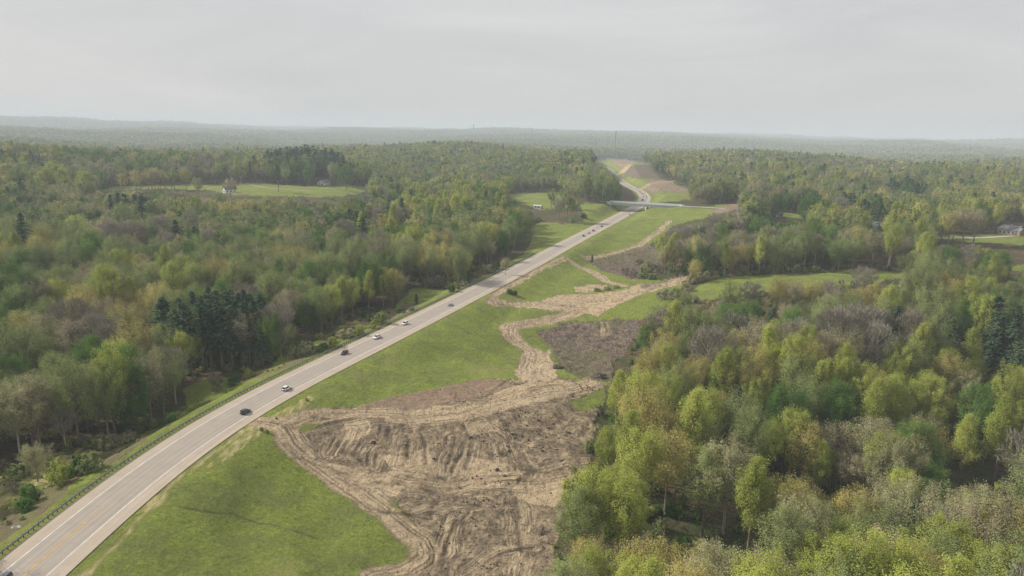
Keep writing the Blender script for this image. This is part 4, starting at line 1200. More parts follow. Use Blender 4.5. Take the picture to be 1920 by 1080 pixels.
def build_trees():
    T = plan_trees()
    H = np.array([[SHAPES[s][v][1] for v in range(3)] for s in SPN]); CRr = np.array([[SHAPES[s][v][2] for v in range(3)] for s in SPN])
    sp = T[:, 3].astype(int); va = T[:, 4].astype(int)
    h = H[sp, va] * T[:, 5]; cr_ = CRr[sp, va] * T[:, 5]
    cxp, cyp, w = proj(np.c_[T[:, :2], T[:, 2] + h * 0.68])
    # visible area of each near crown, front to back
    order = np.argsort(w)
    order = order[(w[order] < 900)]
    buf = np.zeros((960, 540), bool); vis = np.zeros(len(T))
    gxx, gyy = np.meshgrid(np.arange(960) * 2 + 1, np.arange(540) * 2 + 1, indexing='ij')
    for i in order:
        rx = FPX * cr_[i] / w[i]; ry = FPX * h[i] * 0.32 / w[i]
        a0, a1 = int(max(0, (cxp[i] - rx) / 2)), int(min(960, (cxp[i] + rx) / 2 + 1)); b0, b1 = int(max(0, (cyp[i] - ry) / 2)), int(min(540, (cyp[i] + ry) / 2 + 1))
        if a1 <= a0 or b1 <= b0: continue
        e = ((gxx[a0:a1, b0:b1] - cxp[i]) / rx) ** 2 + ((gyy[a0:a1, b0:b1] - cyp[i]) / ry) ** 2 < 1
        free = e & ~buf[a0:a1, b0:b1]
        vis[i] = free.sum()
        buf[a0:a1, b0:b1] |= e
    quota = {'bare': 40, 'pine': 40}
    chosen = []
    lf = [i for i in np.argsort(-vis) if vis[i] > 30 and SPN[sp[i]] not in quota][:292]
    chosen += lf
    for k, q in quota.items():
        chosen += [i for i in np.argsort(-vis) if vis[i] > 40 and SPN[sp[i]] == k][:q]
    buckets = {}
    for i in chosen:
        for (x0, y0, x1, y1), ph in ZONES_TXT:
            if x0 <= cxp[i] < x1 and y0 <= cyp[i] < y1: break
        else: ph = 'in the wood'
        buckets.setdefault((SPN[sp[i]], ph), []).append(i)
    def finish(lst, s, ph, rowword):
        lst = sorted(lst, key=lambda i: cxp[i])
        kind = {'bare': 'bare_tree', 'pine': 'pine_tree'}.get(s, 'leafy_tree')
        noun = 'pine' if s == 'pine' else 'tree'
        for q, i in enumerate(lst):
            if len(lst) == 1: lead = 'only' if not rowword else 'single'
            elif q == 0: lead = 'leftmost'
            elif q == len(lst) - 1: lead = 'rightmost'
            else: lead = ORD[min(q, 13)] + ' from left,'
            lab = f"{lead} {rowword}{SPW[s]} {noun} {ph}".replace('  ', ' ')
            tm, cm, hh, rr = NEAR[(s, va[i])]
            root = empty(kind, (T[i, 0], T[i, 1], T[i, 2] - 0.1), T[i, 6])
            root.scale = (T[i, 5],) * 3
            tag(root, lab, {'bare': 'bare tree', 'pine': 'pine tree'}.get(s, 'tree'), f"{SPW[s]} {noun}s {ph}")
            link('trunk', tm, root); link('crown', cm, root)
    for (s, ph), lst in buckets.items():
        if len(lst) > 7:
            lst = sorted(lst, key=lambda i: -cyp[i]); m_ = len(lst) // 2
            if len(lst) > 16:
                k = len(lst) // 3
                finish(lst[:k], s, ph, 'nearest-row '); finish(lst[k:2 * k], s, ph, 'middle-row '); finish(lst[2 * k:], s, ph, 'back-row ')
            else:
                finish(lst[:m_], s, ph, 'front-row '); finish(lst[m_:], s, ph, 'back-row ')
        else: finish(lst, s, ph, '')
    rest = np.ones(len(T), bool); rest[chosen] = False
    T = T[rest]; sp = sp[rest]; va = va[rest]; w = w[rest]
    lod = np.where(w < 430, 0, np.where(w < 1000, 1, np.where(w < 2300, 2, 3)))
    nv = np.array([3, 3, 2, 1])[lod]
    tab = np.zeros((8, 4, 3), int)
    for (s, l, v), k in LIBI.items(): tab[SPN.index(s), l, v] = k
    idx = tab[sp, lod, va % nv]
    scatter_object('forest', T[:, :3] - np.array([0, 0, 0.1]), idx, T[:, 6], T[:, 5], LIB)
    print('trees', len(T), 'individual', len(chosen))
# ------------------------------------------------------------------ ordinal labels for look-alikes
def ordered(items, noun, phrase):
    """items: list of (x pixel, object); writes labels left to right"""
    items = sorted(items, key=lambda q: q[0])
    n = len(items)
    for k, (x, o) in enumerate(items):
        lead = ('single' if n == 1 else 'leftmost' if k == 0 else 'rightmost' if k == n - 1 else ORD[k] + ' from left,')
        o['label'] = f'{lead} {noun} {phrase}'

# ------------------------------------------------------------------ shrubs, undergrowth
BUSH = {}
def build_bush_sources():
    for si, (key, sp, shp, h, cr_, cb) in enumerate((('green', 'deep', 'dome', 9, 4.6, 0.02), ('column', 'deep', 'oval', 12, 3.6, 0.03), ('fresh', 'lime', 'dome', 9, 4.8, 0.03),
            ('olive', 'olive', 'dome', 9, 5.2, 0.02), ('pale', 'silver', 'dome', 8, 5.4, 0.02), ('twiggy', 'bare', 'fan', 10, 4.6, 0.05), ('cedar', 'pine', 'cone', 12, 3.6, 0.04))):
        tk, cr = gen_tree(sp, shp, h, cr_, cb, 700 + si, 1)
        BUSH[key] = (mesh_from('stem', tk[0], tk[1], BARK, True), crown_mesh('foliage', cr, LM[sp]), h, joined_mesh('bush_source', tk, cr, LM[sp], BARK))
SHRUBS = [  # base pixel, kind, height, width factor, place
 (150, 892, 'column', 4.6, 1.1, 0), (113, 912, 'fresh', 6.0, 0.75, 0), (98, 892, 'olive', 4.6, 0.8, 0), (130, 898, 'green', 3.6, 0.9, 0), (170, 884, 'olive', 4.0, 1.3, 0), (56, 946, 'green', 4.6, 0.8, 0), (49, 960, 'green', 3.0, 1.0, 0),
 (36, 960, 'olive', 3.0, 0.9, 0), (25, 925, 'twiggy', 2.6, 1.2, 0), (33, 897, 'olive', 3.2, 1.5, 0), (48, 893, 'olive', 3.0, 1.4, 0), (42, 975, 'olive', 0.9, 1.2, 0),
 (198, 842, 'pale', 3.8, 1.0, 1), (216, 834, 'pale', 2.4, 1.8, 1), (180, 840, 'olive', 3.0, 1.5, 1), (238, 826, 'pale', 2.4, 1.7, 1), (407, 735, 'twiggy', 6.0, 0.8, 1), (440, 713, 'green', 2.4, 1.8, 1), (466, 708, 'fresh', 3.2, 0.9, 1), (436, 724, 'green', 1.6, 1.6, 1),
 (650, 634, 'pale', 3.6, 1.6, 2), (671, 629, 'fresh', 3.6, 0.9, 2), (684, 626, 'fresh', 3.2, 0.8, 2), (700, 616, 'fresh', 3.0, 0.9, 2), (735, 609, 'olive', 4.6, 1.2, 2), (784, 583, 'pale', 1.8, 1.3, 2), (781, 572, 'cedar', 5.0, 1.0, 2), (600, 636, 'fresh', 2.6, 1.2, 2),
 (562, 668, 'olive', 3.4, 1.4, 2), (577, 664, 'pale', 4.2, 1.2, 2), (590, 660, 'green', 2.2, 1.5, 2), (606, 655, 'green', 2.4, 1.4, 2), (625, 650, 'fresh', 3.6, 1.2, 2), (622, 662, 'green', 1.6, 1.3, 2), (715, 598, 'green', 3.0, 1.4, 2), (700, 602, 'green', 3.0, 1.5, 2), (750, 588, 'green', 2.6, 1.3, 2),
 (847, 547, 'green', 3.8, 1.0, 3), (858, 536, 'pale', 2.6, 1.6, 3), (843, 540, 'pale', 3.0, 1.3, 3), (877, 536, 'pale', 2.2, 1.7, 3), (887, 531, 'cedar', 6.0, 0.9, 3), (867, 542, 'olive', 1.6, 1.4, 3), (812, 540, 'twiggy', 5.0, 1.0, 3), (800, 541, 'twiggy', 4.4, 1.1, 3), (824, 540, 'twiggy', 5.6, 0.9, 3), (848, 528, 'fresh', 8.0, 0.6, 3),
 (915, 512, 'pale', 4.4, 1.5, 3), (926, 510, 'column', 4.6, 1.0, 3), (937, 506, 'column', 4.8, 1.1, 3), (946, 500, 'pale', 3.2, 1.4, 3),
 (955, 551, 'green', 2.6, 1.2, 4), (965, 553, 'green', 2.2, 1.3, 4), (1120, 546, 'pale', 1.8, 2.0, 4), (1138, 544, 'pale', 2.0, 2.0, 4), (1156, 541, 'pale', 1.6, 2.0, 4),
 (1240, 562, 'twiggy', 4.0, 1.4, 5), (1254, 560, 'twiggy', 4.2, 1.4, 5), (1268, 556, 'olive', 4.0, 1.3, 5), (1300, 532, 'pale', 5.0, 1.3, 5), (1318, 527, 'pale', 5.0, 1.4, 5), (1334, 524, 'pale', 4.6, 1.3, 5), (1286, 546, 'pale', 4.2, 1.3, 5),
 (986, 420, 'pale', 4.6, 1.8, 6), (1000, 417, 'pale', 5.0, 1.7, 6), (1008, 414, 'olive', 4.2, 1.5, 6), (1094, 408, 'green', 4.0, 1.5, 6), (1072, 418, 'olive', 4.0, 1.4, 6),
 (1188, 522, 'twiggy', 5.0, 1.1, 7), (1204, 520, 'olive', 6.5, 0.9, 7), (1172, 516, 'twiggy', 4.2, 1.2, 7), (1216, 512, 'olive', 7.0, 0.8, 7), (1222, 524, 'green', 3.0, 2.0, 7), (1198, 500, 'twiggy', 4.5, 1.2, 7), (1110, 492, 'cedar', 4.6, 1.0, 7),
]
PLACE_TXT = ['on the weedy bank at lower left', 'along the shaded roadside hollow', 'on the verge beyond the guardrail, mid left', 'around the roadside meadow at centre', 'on the grass right of the road', 'at the corner of the green hill field', 'beside the meadow near the bridge', 'in the brush hollow right of the road']
SHW = {'green': 'dark green bush', 'column': 'dense upright green shrub', 'fresh': 'fresh green shrub', 'olive': 'olive bush', 'pale': 'pale blooming bush', 'twiggy': 'bare twiggy shrub', 'cedar': 'dark cedar shrub'}
def build_shrubs():
    P_ = hit([q[0] for q in SHRUBS], [q[1] for q in SHRUBS])
    grp = {}
    for (px, py, k, h, wf, pl), p in zip(SHRUBS, P_):
        s, f, hh, _ = BUSH[k]
        dr = roadd(p[0], p[1]).item()
        if abs(dr) < 9.6 and py > 480:
            q_ = CN[np.argmin(np.linalg.norm(CEN - p[:2], axis=1))] * (math.copysign(9.8 + 0.6 * h * 0.3, dr) - dr)
            p = np.array([p[0] + q_[0], p[1] + q_[1], 0]); p[2] = height(p[0], p[1]).item()
        r = empty('shrub', (p[0], p[1], p[2] - 0.1), random.uniform(0, 6))
        sc = h / hh; r.scale = (sc * wf, sc * wf, sc)
        tag(r, '', 'shrub', f'{SHW[k]}s {PLACE_TXT[pl]}')
        link('stem', s, r); link('foliage', f, r)
        grp.setdefault((k, pl), []).append((px, r))
    for (k, pl), l in grp.items(): ordered(l, SHW[k], PLACE_TXT[pl])

def build_undergrowth():
    c = bpy.data.collections.new('undergrowth_library')
    for i, k in enumerate(('green', 'fresh', 'olive', 'pale', 'twiggy')):
        c.objects.link(bpy.data.objects.new('undergrowth_source_%d' % i, BUSH[k][3]))
    g = np.random.default_rng(5)
    n = 26000
    r = np.sqrt(g.uniform(70 ** 2, 430 ** 2, n)); th = g.uniform(-R_(42), R_(42), n)
    x = r * np.sin(th); y = r * np.cos(th); z = height(x, y)
    px, py, w = proj(np.c_[x, y, z])
    zz = zlook(zone, px, py); inc = zlook(clear, px, py)
    den = np.clip(0.4 + 0.9 * fbm(x, y, 30, 3, 71), 0, 1)
    keep = (~inc & (g.random(n) < den * 0.75)) | (inc & np.isin(zz, (WEED, DRY)) & (px < 960) & (g.random(n) < 0.28))
    keep &= np.abs(roadd(x, y)) > 10.5
    low = inc
    x, y, z, low = x[keep], y[keep], z[keep], low[keep]
    idx = g.choice(5, len(x), p=[.25, .15, .3, .1, .2])
    sc = g.uniform(0.1, 0.33, len(x)) * np.where(low, 0.38, 1.0)
    scatter_object('undergrowth', np.c_[x, y, z - 0.1], idx, g.uniform(0, 6, len(x)), sc, c)

# ------------------------------------------------------------------ debris, stumps
WOOD = simple('weathered_grey_wood', (0.2, 0.165, 0.13), 0.9, 0.1, 0, 0.3, 1.5)
DARKWOOD = simple('dark_rotten_wood', (0.085, 0.068, 0.056), 0.95, 0.05, 0, 0.3, 1.5)
CUT = simple('pale_cut_wood', (0.38, 0.29, 0.18), 0.9, 0.1, 0, 0.2, 3)
CLOD = simple('earth_clod', (0.14, 0.105, 0.08), 1.0, 0.02, 0, 0.35, 1.2)
def blob(mb, c, r, g, nseg=7, nring=5, rough=0.3):
    V = []; F = []
    ph = [g.uniform(0, 6.28) for _ in range(4)]
    for i in range(nring + 1):
        a = math.pi * i / nring
        for j in range(nseg):
            b = 2 * math.pi * j / nseg
            k = 1 + rough * (math.sin(2 * b + ph[0] + a) * 0.5 + math.sin(3 * b + ph[1]) * 0.3 + math.sin(2.5 * a + ph[2]) * 0.4)
            V.append((c[0] + r[0] * k * math.sin(a) * math.cos(b), c[1] + r[1] * k * math.sin(a) * math.sin(b), c[2] + r[2] * k * math.cos(a)))
    for i in range(nring):
        for j in range(nseg):
            F.append((i * nseg + j, i * nseg + (j + 1) % nseg, (i + 1) * nseg + (j + 1) % nseg, (i + 1) * nseg + j))
    mb.add(V, F)
def build_debris():
    c = bpy.data.collections.new('debris_library')
    g = np.random.default_rng(12)
    k = 0
    def src(mb, mat):
        nonlocal k
        c.objects.link(bpy.data.objects.new('debris_source_%02d' % k, mb.mesh('debris_source', mat))); k += 1
    for i in range(4):
        L = g.uniform(1.5, 4)
        src(MB().tube([(-L / 2, 0, 0.1), (0, 0.1 * L * g.normal() * 0.4, 0.18), (L / 2, 0, 0.12)], [0.09, 0.07, 0.03], 5), WOOD if i % 2 else CUT)
    for i in range(2):
        m_ = MB()
        for q in range(9):
            a = g.uniform(0, 6.28); L = g.uniform(0.5, 1.6); p = g.normal(size=2) * 0.5
            m_.tube([(p[0], p[1], 0.05), (p[0] + math.cos(a) * L, p[1] + math.sin(a) * L, g.uniform(0.1, 0.7))], [0.05, 0.015], 3)
        src(m_, DARKWOOD if i else WOOD)
    for i in range(4):
        m_ = MB(); blob(m_, (0, 0, 0.05), (g.uniform(0.25, 0.6), g.uniform(0.25, 0.5), g.uniform(0.15, 0.35)), g, rough=0.5)
        src(m_, CLOD if i < 3 else DARKWOOD)
    n = 60000
    r = np.sqrt(g.uniform(100 ** 2, 470 ** 2, n)); th = g.uniform(-R_(6), R_(24), n)
    x = r * np.sin(th); y = r * np.cos(th); z = height(x, y)
    px, py, w = proj(np.c_[x, y, z])
    zz = zlook(zone, px + fbm(x, y, 9, 3, 21) * 8, py); inc = zlook(clear, px, py)
    pr = np.select([zz == BRUSH, zz == MUD, zz == RED, zz == SAND], [0.85, 0.4, 0.2, 0.1], 0) * np.clip(0.55 + fbm(x, y, 12, 3, 77) * 1.1, 0.05, 1)
    kp = inc & (g.random(n) < pr) & (np.abs(roadd(x, y)) > 11)
    x, y, z, zz = x[kp], y[kp], z[kp], zz[kp]
    idx = np.where(zz == BRUSH, g.choice(10, len(x), p=[.13, .13, .13, .13, .14, .14, .06, .05, .05, .04]), g.choice(10, len(x), p=[.05, .05, .04, .04, .04, .05, .22, .22, .19, .10]))
    scatter_object('woody_debris', np.c_[x, y, z], idx, g.uniform(0, 6.28, len(x)), g.uniform(0.3, 0.8, len(x)), c)
STUMPS = [(905, 828), (1010, 788), (987, 799), (883, 821), (822, 834), (932, 882), (1017, 845), (1053, 864), (1028, 804), (813, 862), (1038, 883), (1043, 844), (1066, 812), (960, 815), (760, 835), (700, 830)]
def build_stumps():
    g = np.random.default_rng(44)
    P_ = hit([q[0] for q in STUMPS], [q[1] for q in STUMPS])
    tm = MB().tube([(0, 0, -0.3), (0, 0, 0.15), (0.03, 0.02, 0.4), (0.05, 0.03, 0.75)], [0.75, 0.55, 0.42, 0.38], 10).mesh('trunk', DARKWOOD)
    cm = MB().tube([(0.05, 0.03, 0.74), (0.05, 0.03, 0.77)], [0.36, 0.35], 10).mesh('cut_face', CUT)
    rms = []
    for q in range(3):
        L = 1.0 + 0.25 * q
        rms.append(MB().tube([(0.3, 0, 0.2), (0.65, 0.06, 0.12), (L, -0.05, -0.12)], [0.2, 0.13, 0.04], 6).mesh('root', DARKWOOD))
    its = []
    for (px, py), p in zip(STUMPS, P_):
        r = empty('tree_stump', (p[0], p[1], p[2]), g.uniform(0, 6)); s = g.uniform(0.5, 0.85); r.scale = (s, s, s * g.uniform(0.8, 1.2))
        tag(r, '', 'stump', 'dark tree stumps on the cleared dirt slope')
        link('trunk', tm, r); link('cut_face', cm, r)
        for q in range(5):
            o = link('root', rms[q % 3], r); o.rotation_euler = (0, 0, q * 1.256 + 0.3)
        its.append((px, py, r))
    its.sort(key=lambda q: q[1])
    for k, row in enumerate((its[:8], its[8:])):
        ordered([(a, o) for a, b, o in row], 'dark tree stump', ('in the upper row on the muddy slope', 'in the lower row on the muddy slope')[k])
    for px, py, wid, lab in ((1020, 1003, 3.0, 'dark heap of roots and branches at the bottom of the bare dirt'), (1122, 708, 7.0, 'dark heap of brush at the foot of the brushy hollow'), (1046, 690, 5.0, 'dark brush heap beside the rutted track bend')):
        p = hit(px, py)[0]
        r = empty('brush_pile', tuple(p)); tag(r, lab, 'brush pile')
        m_ = MB(); blob(m_, (0, 0, 0.2), (wid * 0.42, wid * 0.3, wid * 0.16), g, 9, 6, 0.45); m_.build('root_mass', DARKWOOD, r)
        for q in range(12):
            a = g.uniform(0, 6.28); d = g.uniform(0, wid * 0.35); L = g.uniform(1.2, 2.8)
            x, y = d * math.cos(a), d * math.sin(a) * 0.7; b = g.uniform(0, 6.28)
            MB().tube([(x, y, wid * 0.1), (x + math.cos(b) * L, y + math.sin(b) * L, wid * 0.1 + g.uniform(-0.2, 0.9))], [0.1, 0.03], 5).build('branch', WOOD if q % 3 else DARKWOOD, r)
    p = hit(32, 990)[0]
    r = MB(); blob(r, (0, 0, 0.15), (0.9, 0.5, 0.22), g, 8, 5, 0.6)
    o = r.build('limestone_boulder', simple('white_rock', (0.62, 0.6, 0.58), 0.9, 0.1)); o.location = tuple(p)
    tag(o, 'white rock lying on the weedy bank beyond the guardrail', 'rock')

# ------------------------------------------------------------------ vehicles
GLASS = simple('dark_car_glass', (0.02, 0.024, 0.03), 0.12, 0.6, 0, 0.05, 1)
TYRE = simple('tyre_rubber', (0.025, 0.025, 0.026), 0.85, 0.2)
RIM = simple('alloy_rim', (0.45, 0.45, 0.46), 0.35, 0.5, 0.8)
TRIM = simple('black_plastic_trim', (0.03, 0.03, 0.032), 0.6, 0.3)
HEADL = simple('headlight_lens', (0.75, 0.76, 0.78), 0.2, 0.6)
TAILL = simple('tail_light_lens', (0.35, 0.02, 0.02), 0.25, 0.6)
PAINT = {}
def paint_of(c):
    if c not in PAINT:
        v = {'white': (0.78, 0.78, 0.77), 'black': (0.02, 0.021, 0.024), 'silver': (0.48, 0.49, 0.5), 'dark red': (0.13, 0.025, 0.025), 'grey': (0.2, 0.21, 0.22), 'slate': (0.12, 0.14, 0.16), 'dark blue': (0.03, 0.04, 0.07), 'grey green': (0.22, 0.26, 0.24), 'maroon': (0.2, 0.05, 0.06)}[c]
        PAINT[c] = simple(c.replace(' ', '_') + '_car_paint', v, 0.3, 0.5, 0.0, 0.03, 1, 0.6)
    return PAINT[c]
def loft(sections):
    """sections: list of (x, half width, z0, z1, tumble) -> closed body of rounded box sections"""
    V = []; F = []; n = 10
    for x, hw, z0, z1, tb in sections:
        c = min(0.09, (z1 - z0) * 0.25)
        ring = [(-hw + c, z0), (hw - c, z0), (hw, z0 + c), (hw, z0 * 0.45 + z1 * 0.55), (hw * tb, z1 - c), (hw * tb - c, z1), (-hw * tb + c, z1), (-hw * tb, z1 - c), (-hw, z0 * 0.45 + z1 * 0.55), (-hw, z0 + c)]
        V += [(x, y, z) for y, z in ring]
    for i in range(len(sections) - 1):
        for k in range(n):
            F.append((i * n + k, i * n + (k + 1) % n, (i + 1) * n + (k + 1) % n, (i + 1) * n + k))
    F.append(tuple(range(n - 1, -1, -1))); F.append(tuple(range((len(sections) - 1) * n, len(sections) * n)))
    return V, F
def make_vehicle(kind, colour, name):
    r = empty(name, (0, 0, 0))
    pm = paint_of(colour)
    d = {'suv': (4.75, 0.95, 0.98, 1.76), 'sedan': (4.7, 0.91, 0.90, 1.46), 'pickup': (5.6, 1.0, 1.08, 1.86), 'truck': (8.5, 1.22, 1.2, 2.6)}[kind]
    L, hw, belt, top = d
    f = L / 2
    wr = 0.36 if kind != 'truck' else 0.5
    b = MB()
    hood = belt - 0.02
    if kind == 'pickup':
        secs = [(-f, hw * 0.93, 0.42, belt, 0.97), (-f + 0.12, hw * 0.98, 0.36, belt + 0.04, 0.97), (-0.5, hw, 0.34, belt + 0.03, 0.97), (f - 1.3, hw, 0.34, hood + 0.03, 0.95), (f - 0.35, hw * 0.96, 0.36, hood - 0.06, 0.92), (f, hw * 0.86, 0.44, hood - 0.22, 0.92)]
    else:
        secs = [(-f, hw * 0.88, 0.42, belt - 0.12, 0.94), (-f + 0.15, hw * 0.97, 0.34, belt, 0.94), (-f + 0.8, hw, 0.3, belt + 0.02, 0.95), (f - 1.5, hw, 0.3, hood, 0.95), (f - 0.4, hw * 0.95, 0.32, hood - 0.12, 0.9), (f, hw * 0.82, 0.4, hood - 0.3, 0.9)]
    b.add(*loft(secs)); b.build('body', pm, r, True)
    if kind == 'truck':
        bx = MB().add(*loft([(-f, 1.25, 0.95, 3.6, 1.0), (f - 2.4, 1.25, 0.95, 3.6, 1.0)])); bx.build('cargo_box', paint_of('white'), r)
        c0, c1 = f - 2.2, f - 0.6
        cab = [(c0, 1.1, belt, 2.5, 0.95), (c1 - 0.35, 1.1, belt, 2.5, 0.93), (c1 + 0.3, 1.05, belt, 1.5, 0.9)]
    elif kind == 'suv':
        c0, c1 = -f + 0.12, f - 1.35
        cab = [(c0, hw * 0.86, belt - 0.02, belt + 0.1, 0.9), (c0 + 0.22, hw * 0.88, belt - 0.02, top - 0.06, 0.82), (c0 + 1.0, hw * 0.9, belt - 0.02, top, 0.8), (c1 - 0.95, hw * 0.9, belt - 0.02, top - 0.03, 0.8), (c1, hw * 0.88, belt - 0.03, belt + 0.05, 0.86)]
    elif kind == 'pickup':
        c0, c1 = -0.55, f - 1.35
        cab = [(c0, hw * 0.88, belt - 0.02, belt + 0.3, 0.88), (c0 + 0.1, hw * 0.88, belt - 0.02, top - 0.05, 0.84), (c0 + 0.8, hw * 0.9, belt - 0.02, top, 0.82), (c1 - 0.75, hw * 0.9, belt - 0.02, top - 0.03, 0.82), (c1, hw * 0.88, belt - 0.03, belt + 0.05, 0.86)]
    else:
        c0, c1 = -f + 0.55, f - 1.25
        cab = [(c0, hw * 0.86, belt - 0.02, belt + 0.04, 0.9), (c0 + 0.75, hw * 0.88, belt - 0.02, top - 0.04, 0.8), (c0 + 1.4, hw * 0.88, belt - 0.02, top, 0.78), (c1 - 0.95, hw * 0.88, belt - 0.02, top - 0.04, 0.8), (c1, hw * 0.87, belt - 0.03, belt + 0.04, 0.86)]
    MB().add(*loft(cab)).build('windows', GLASS, r, False)
    # roof panel and pillars in body colour, a little proud of the glass
    rf = MB(); k0 = cab[1]; k1 = cab[-2]
    x0, x1 = k0[0] + (0.02 if kind != 'sedan' else 0.0), k1[0] + 0.02
    rf.add(*loft([(x0, hw * 0.76, top - 0.07, top - 0.01, 0.96), (x0 + 0.5, hw * 0.775, top - 0.06, top + 0.025, 0.95), (x1 - 0.3, hw * 0.775, top - 0.06, top + 0.02, 0.95), (x1, hw * 0.76, top - 0.08, top - 0.02, 0.96)]) if kind != 'truck' else loft([(c0, 1.1, 2.3, 2.56, 0.95), (c1 - 0.3, 1.08, 2.3, 2.54, 0.94)]))
    for s in (-1, 1):
        for xx, xt in ((cab[0][0] + 0.08, k0[0] + 0.06), (c1 - 0.06, k1[0]), ((x0 + x1) / 2, (x0 + x1) / 2)):
            rf.tube([(xx, s * hw * 0.875, belt), (xt, s * hw * 0.75, (2.5 if kind == 'truck' else top) - 0.04)], 0.055, 5)
    rf.build('roof', pm, r, False)
    if kind == 'pickup':
        MB().box((-f + 1.15, 0, belt + 0.062), (1.95, hw * 1.6, 0.02)).build('cargo_bed', TRIM, r)
    for sx, nm in ((f - 0.92, 'front'), (-f + 0.95, 'rear')):
        for s in (-1, 1):
            wmb = MB().tube([(sx, s * (hw - 0.2), wr), (sx, s * (hw + 0.015), wr)], wr, 14)
            o = wmb.build('wheel', TYRE, r)
            MB().tube([(sx, s * (hw + 0.012), wr), (sx, s * (hw + 0.03), wr)], wr * 0.62, 12).build('rim', RIM, o)
    for s in (-1, 1):
        MB().box((f - 0.1, s * hw * 0.62, hood - 0.36), (0.16, 0.36, 0.16)).build('headlight', HEADL, r)
        MB().box((-f + 0.04, s * hw * 0.78, belt - 0.2), (0.14, 0.2, 0.3)).build('tail_light', TAILL, r)
    MB().box((f - 0.04, 0, 0.5), (0.14, hw * 1.4, 0.22)).build('front_bumper', TRIM, r)
    MB().box((-f + 0.0, 0, 0.52), (0.14, hw * 1.6, 0.24)).build('rear_bumper', TRIM, r)
    if kind == 'suv':
        MB().box((-f + 0.1, 0, belt - 0.25), (0.08, 0.5, 0.12)).build('number_plate', simple('plate', (0.6, 0.6, 0.6), 0.5), r)
    return r
CARS = [  # ground pixel, kind, colour, away?, label
 (16, 1094, 'suv', 'slate', 0, 'slate grey car entering at the lower left corner of the road', 0.0),
 (452, 771, 'suv', 'black', 1, 'black car driving away just above the shadowed road bend', 0.3),
 (531, 729, 'suv', 'white', 1, 'white car with dark bumper driving away beside the straw patch', 0.3),
 (653, 664, 'suv', 'black', 0, 'black car coming towards the viewer in the left lane', 0.1),
 (717, 634, 'pickup', 'white', 0, 'white car coming towards the viewer just behind the black one', 0.0),
 (765, 610, 'suv', 'white', 0, 'white car coming closest to the guardrail, third of the oncoming cars', -0.2),
 (857, 574, 'sedan', 'silver', 1, 'low silver car driving away alone in mid road', -0.9),
 (1099, 443.5, 'suv', 'black', 1, 'nearest black car of the distant group of four before the bridge', -0.6),
 (1108, 438, 'sedan', 'silver', 1, 'silver car in the distant group of four before the bridge', -0.6),
 (1115, 433.5, 'suv', 'dark blue', 1, 'dark blue car third in the distant group before the bridge', -0.6),
 (1129, 425, 'suv', 'dark red', 1, 'dark red car leading the distant group before the bridge', -0.6),
 (1181, 402.5, 'sedan', 'grey green', 1, 'grey green car stopped on the right shoulder before the bridge', 3.6),
 (1203.5, 376, 'truck', 'maroon', 0, 'box truck with maroon cab approaching just behind the bridge', 0.3),
 (1207, 369.5, 'sedan', 'dark red', 0, 'small dark car right behind the box truck', 0.3),
 (1214, 370, 'suv', 'black', 1, 'dark car driving away beyond the bridge in the right lane', 0.3),
 (1203, 364, 'suv', 'black', 0, 'dark car in the road bend, second behind the truck', 0.3),
 (1208, 363, 'sedan', 'silver', 1, 'silver car driving away in the bend beyond the bridge', 0.3),
 (1197, 360.5, 'suv', 'dark blue', 0, 'dark blue car at the narrow end of the bend', 0.3),
 (1193, 354.5, 'sedan', 'white', 1, 'tiny white car where the far road leaves the bend', 0.3),
 (1142, 323, 'truck', 'dark red', 0, 'truck on the farthest stretch of road by the red cut', 0.2),
]
def build_cars():
    for px, py, kind, colour, away, lab, shift in CARS:
        i = near_s(px, py, 0.0)
        c = CEN[i] + CN[i] * ((1.7 if away else -1.7) + shift)
        a = math.atan2(CT[i][1], CT[i][0]) + (0 if away else math.pi)
        z = 0.35 * max(0, min(1, (CS[i] - 750) / 500)) + 0.002
        r = make_vehicle(kind, colour, {'suv': 'parked_car', 'sedan': 'sedan_car', 'pickup': 'pickup_truck', 'truck': 'box_truck'}[kind].replace('parked_car', 'car'))
        r.location = (c[0], c[1], z); r.rotation_euler = (0, 0, a)
        r.scale = (0.66, 0.66, 0.66) if kind != 'truck' else (0.7, 0.7, 0.7)
        tag(r, lab, 'truck' if kind == 'truck' else 'car', 'vehicles on the highway')

# ------------------------------------------------------------------ houses, poles, towers
WALLW = simple('white_siding', (0.72, 0.72, 0.7), 0.7, 0.2, 0, 0.06, 0.5)
BRICKM = simple('pale_brick', (0.46, 0.36, 0.30), 0.9, 0.1, 0, 0.15, 3)
ROOFG = simple('grey_shingle_roof', (0.2, 0.21, 0.22), 0.9, 0.1, 0, 0.15, 1)
ROOFL = simple('pale_metal_roof', (0.5, 0.52, 0.53), 0.5, 0.3, 0.2, 0.08, 0.5)
ROOFD = simple('dark_shingle_roof', (0.075, 0.075, 0.08), 0.9, 0.1, 0, 0.2, 1)
WINM = simple('house_window_glass', (0.04, 0.05, 0.06), 0.2, 0.5)
FRM = simple('white_frame', (0.7, 0.7, 0.68), 0.6, 0.2)
DOORM = simple('brown_door', (0.12, 0.06, 0.04), 0.6, 0.3)
def gable(mb, L, W, h, rise):
    mb.prism([(-W / 2, -1.5), (W / 2, -1.5), (W / 2, h), (0, h + rise), (-W / 2, h)], -L / 2, L / 2)
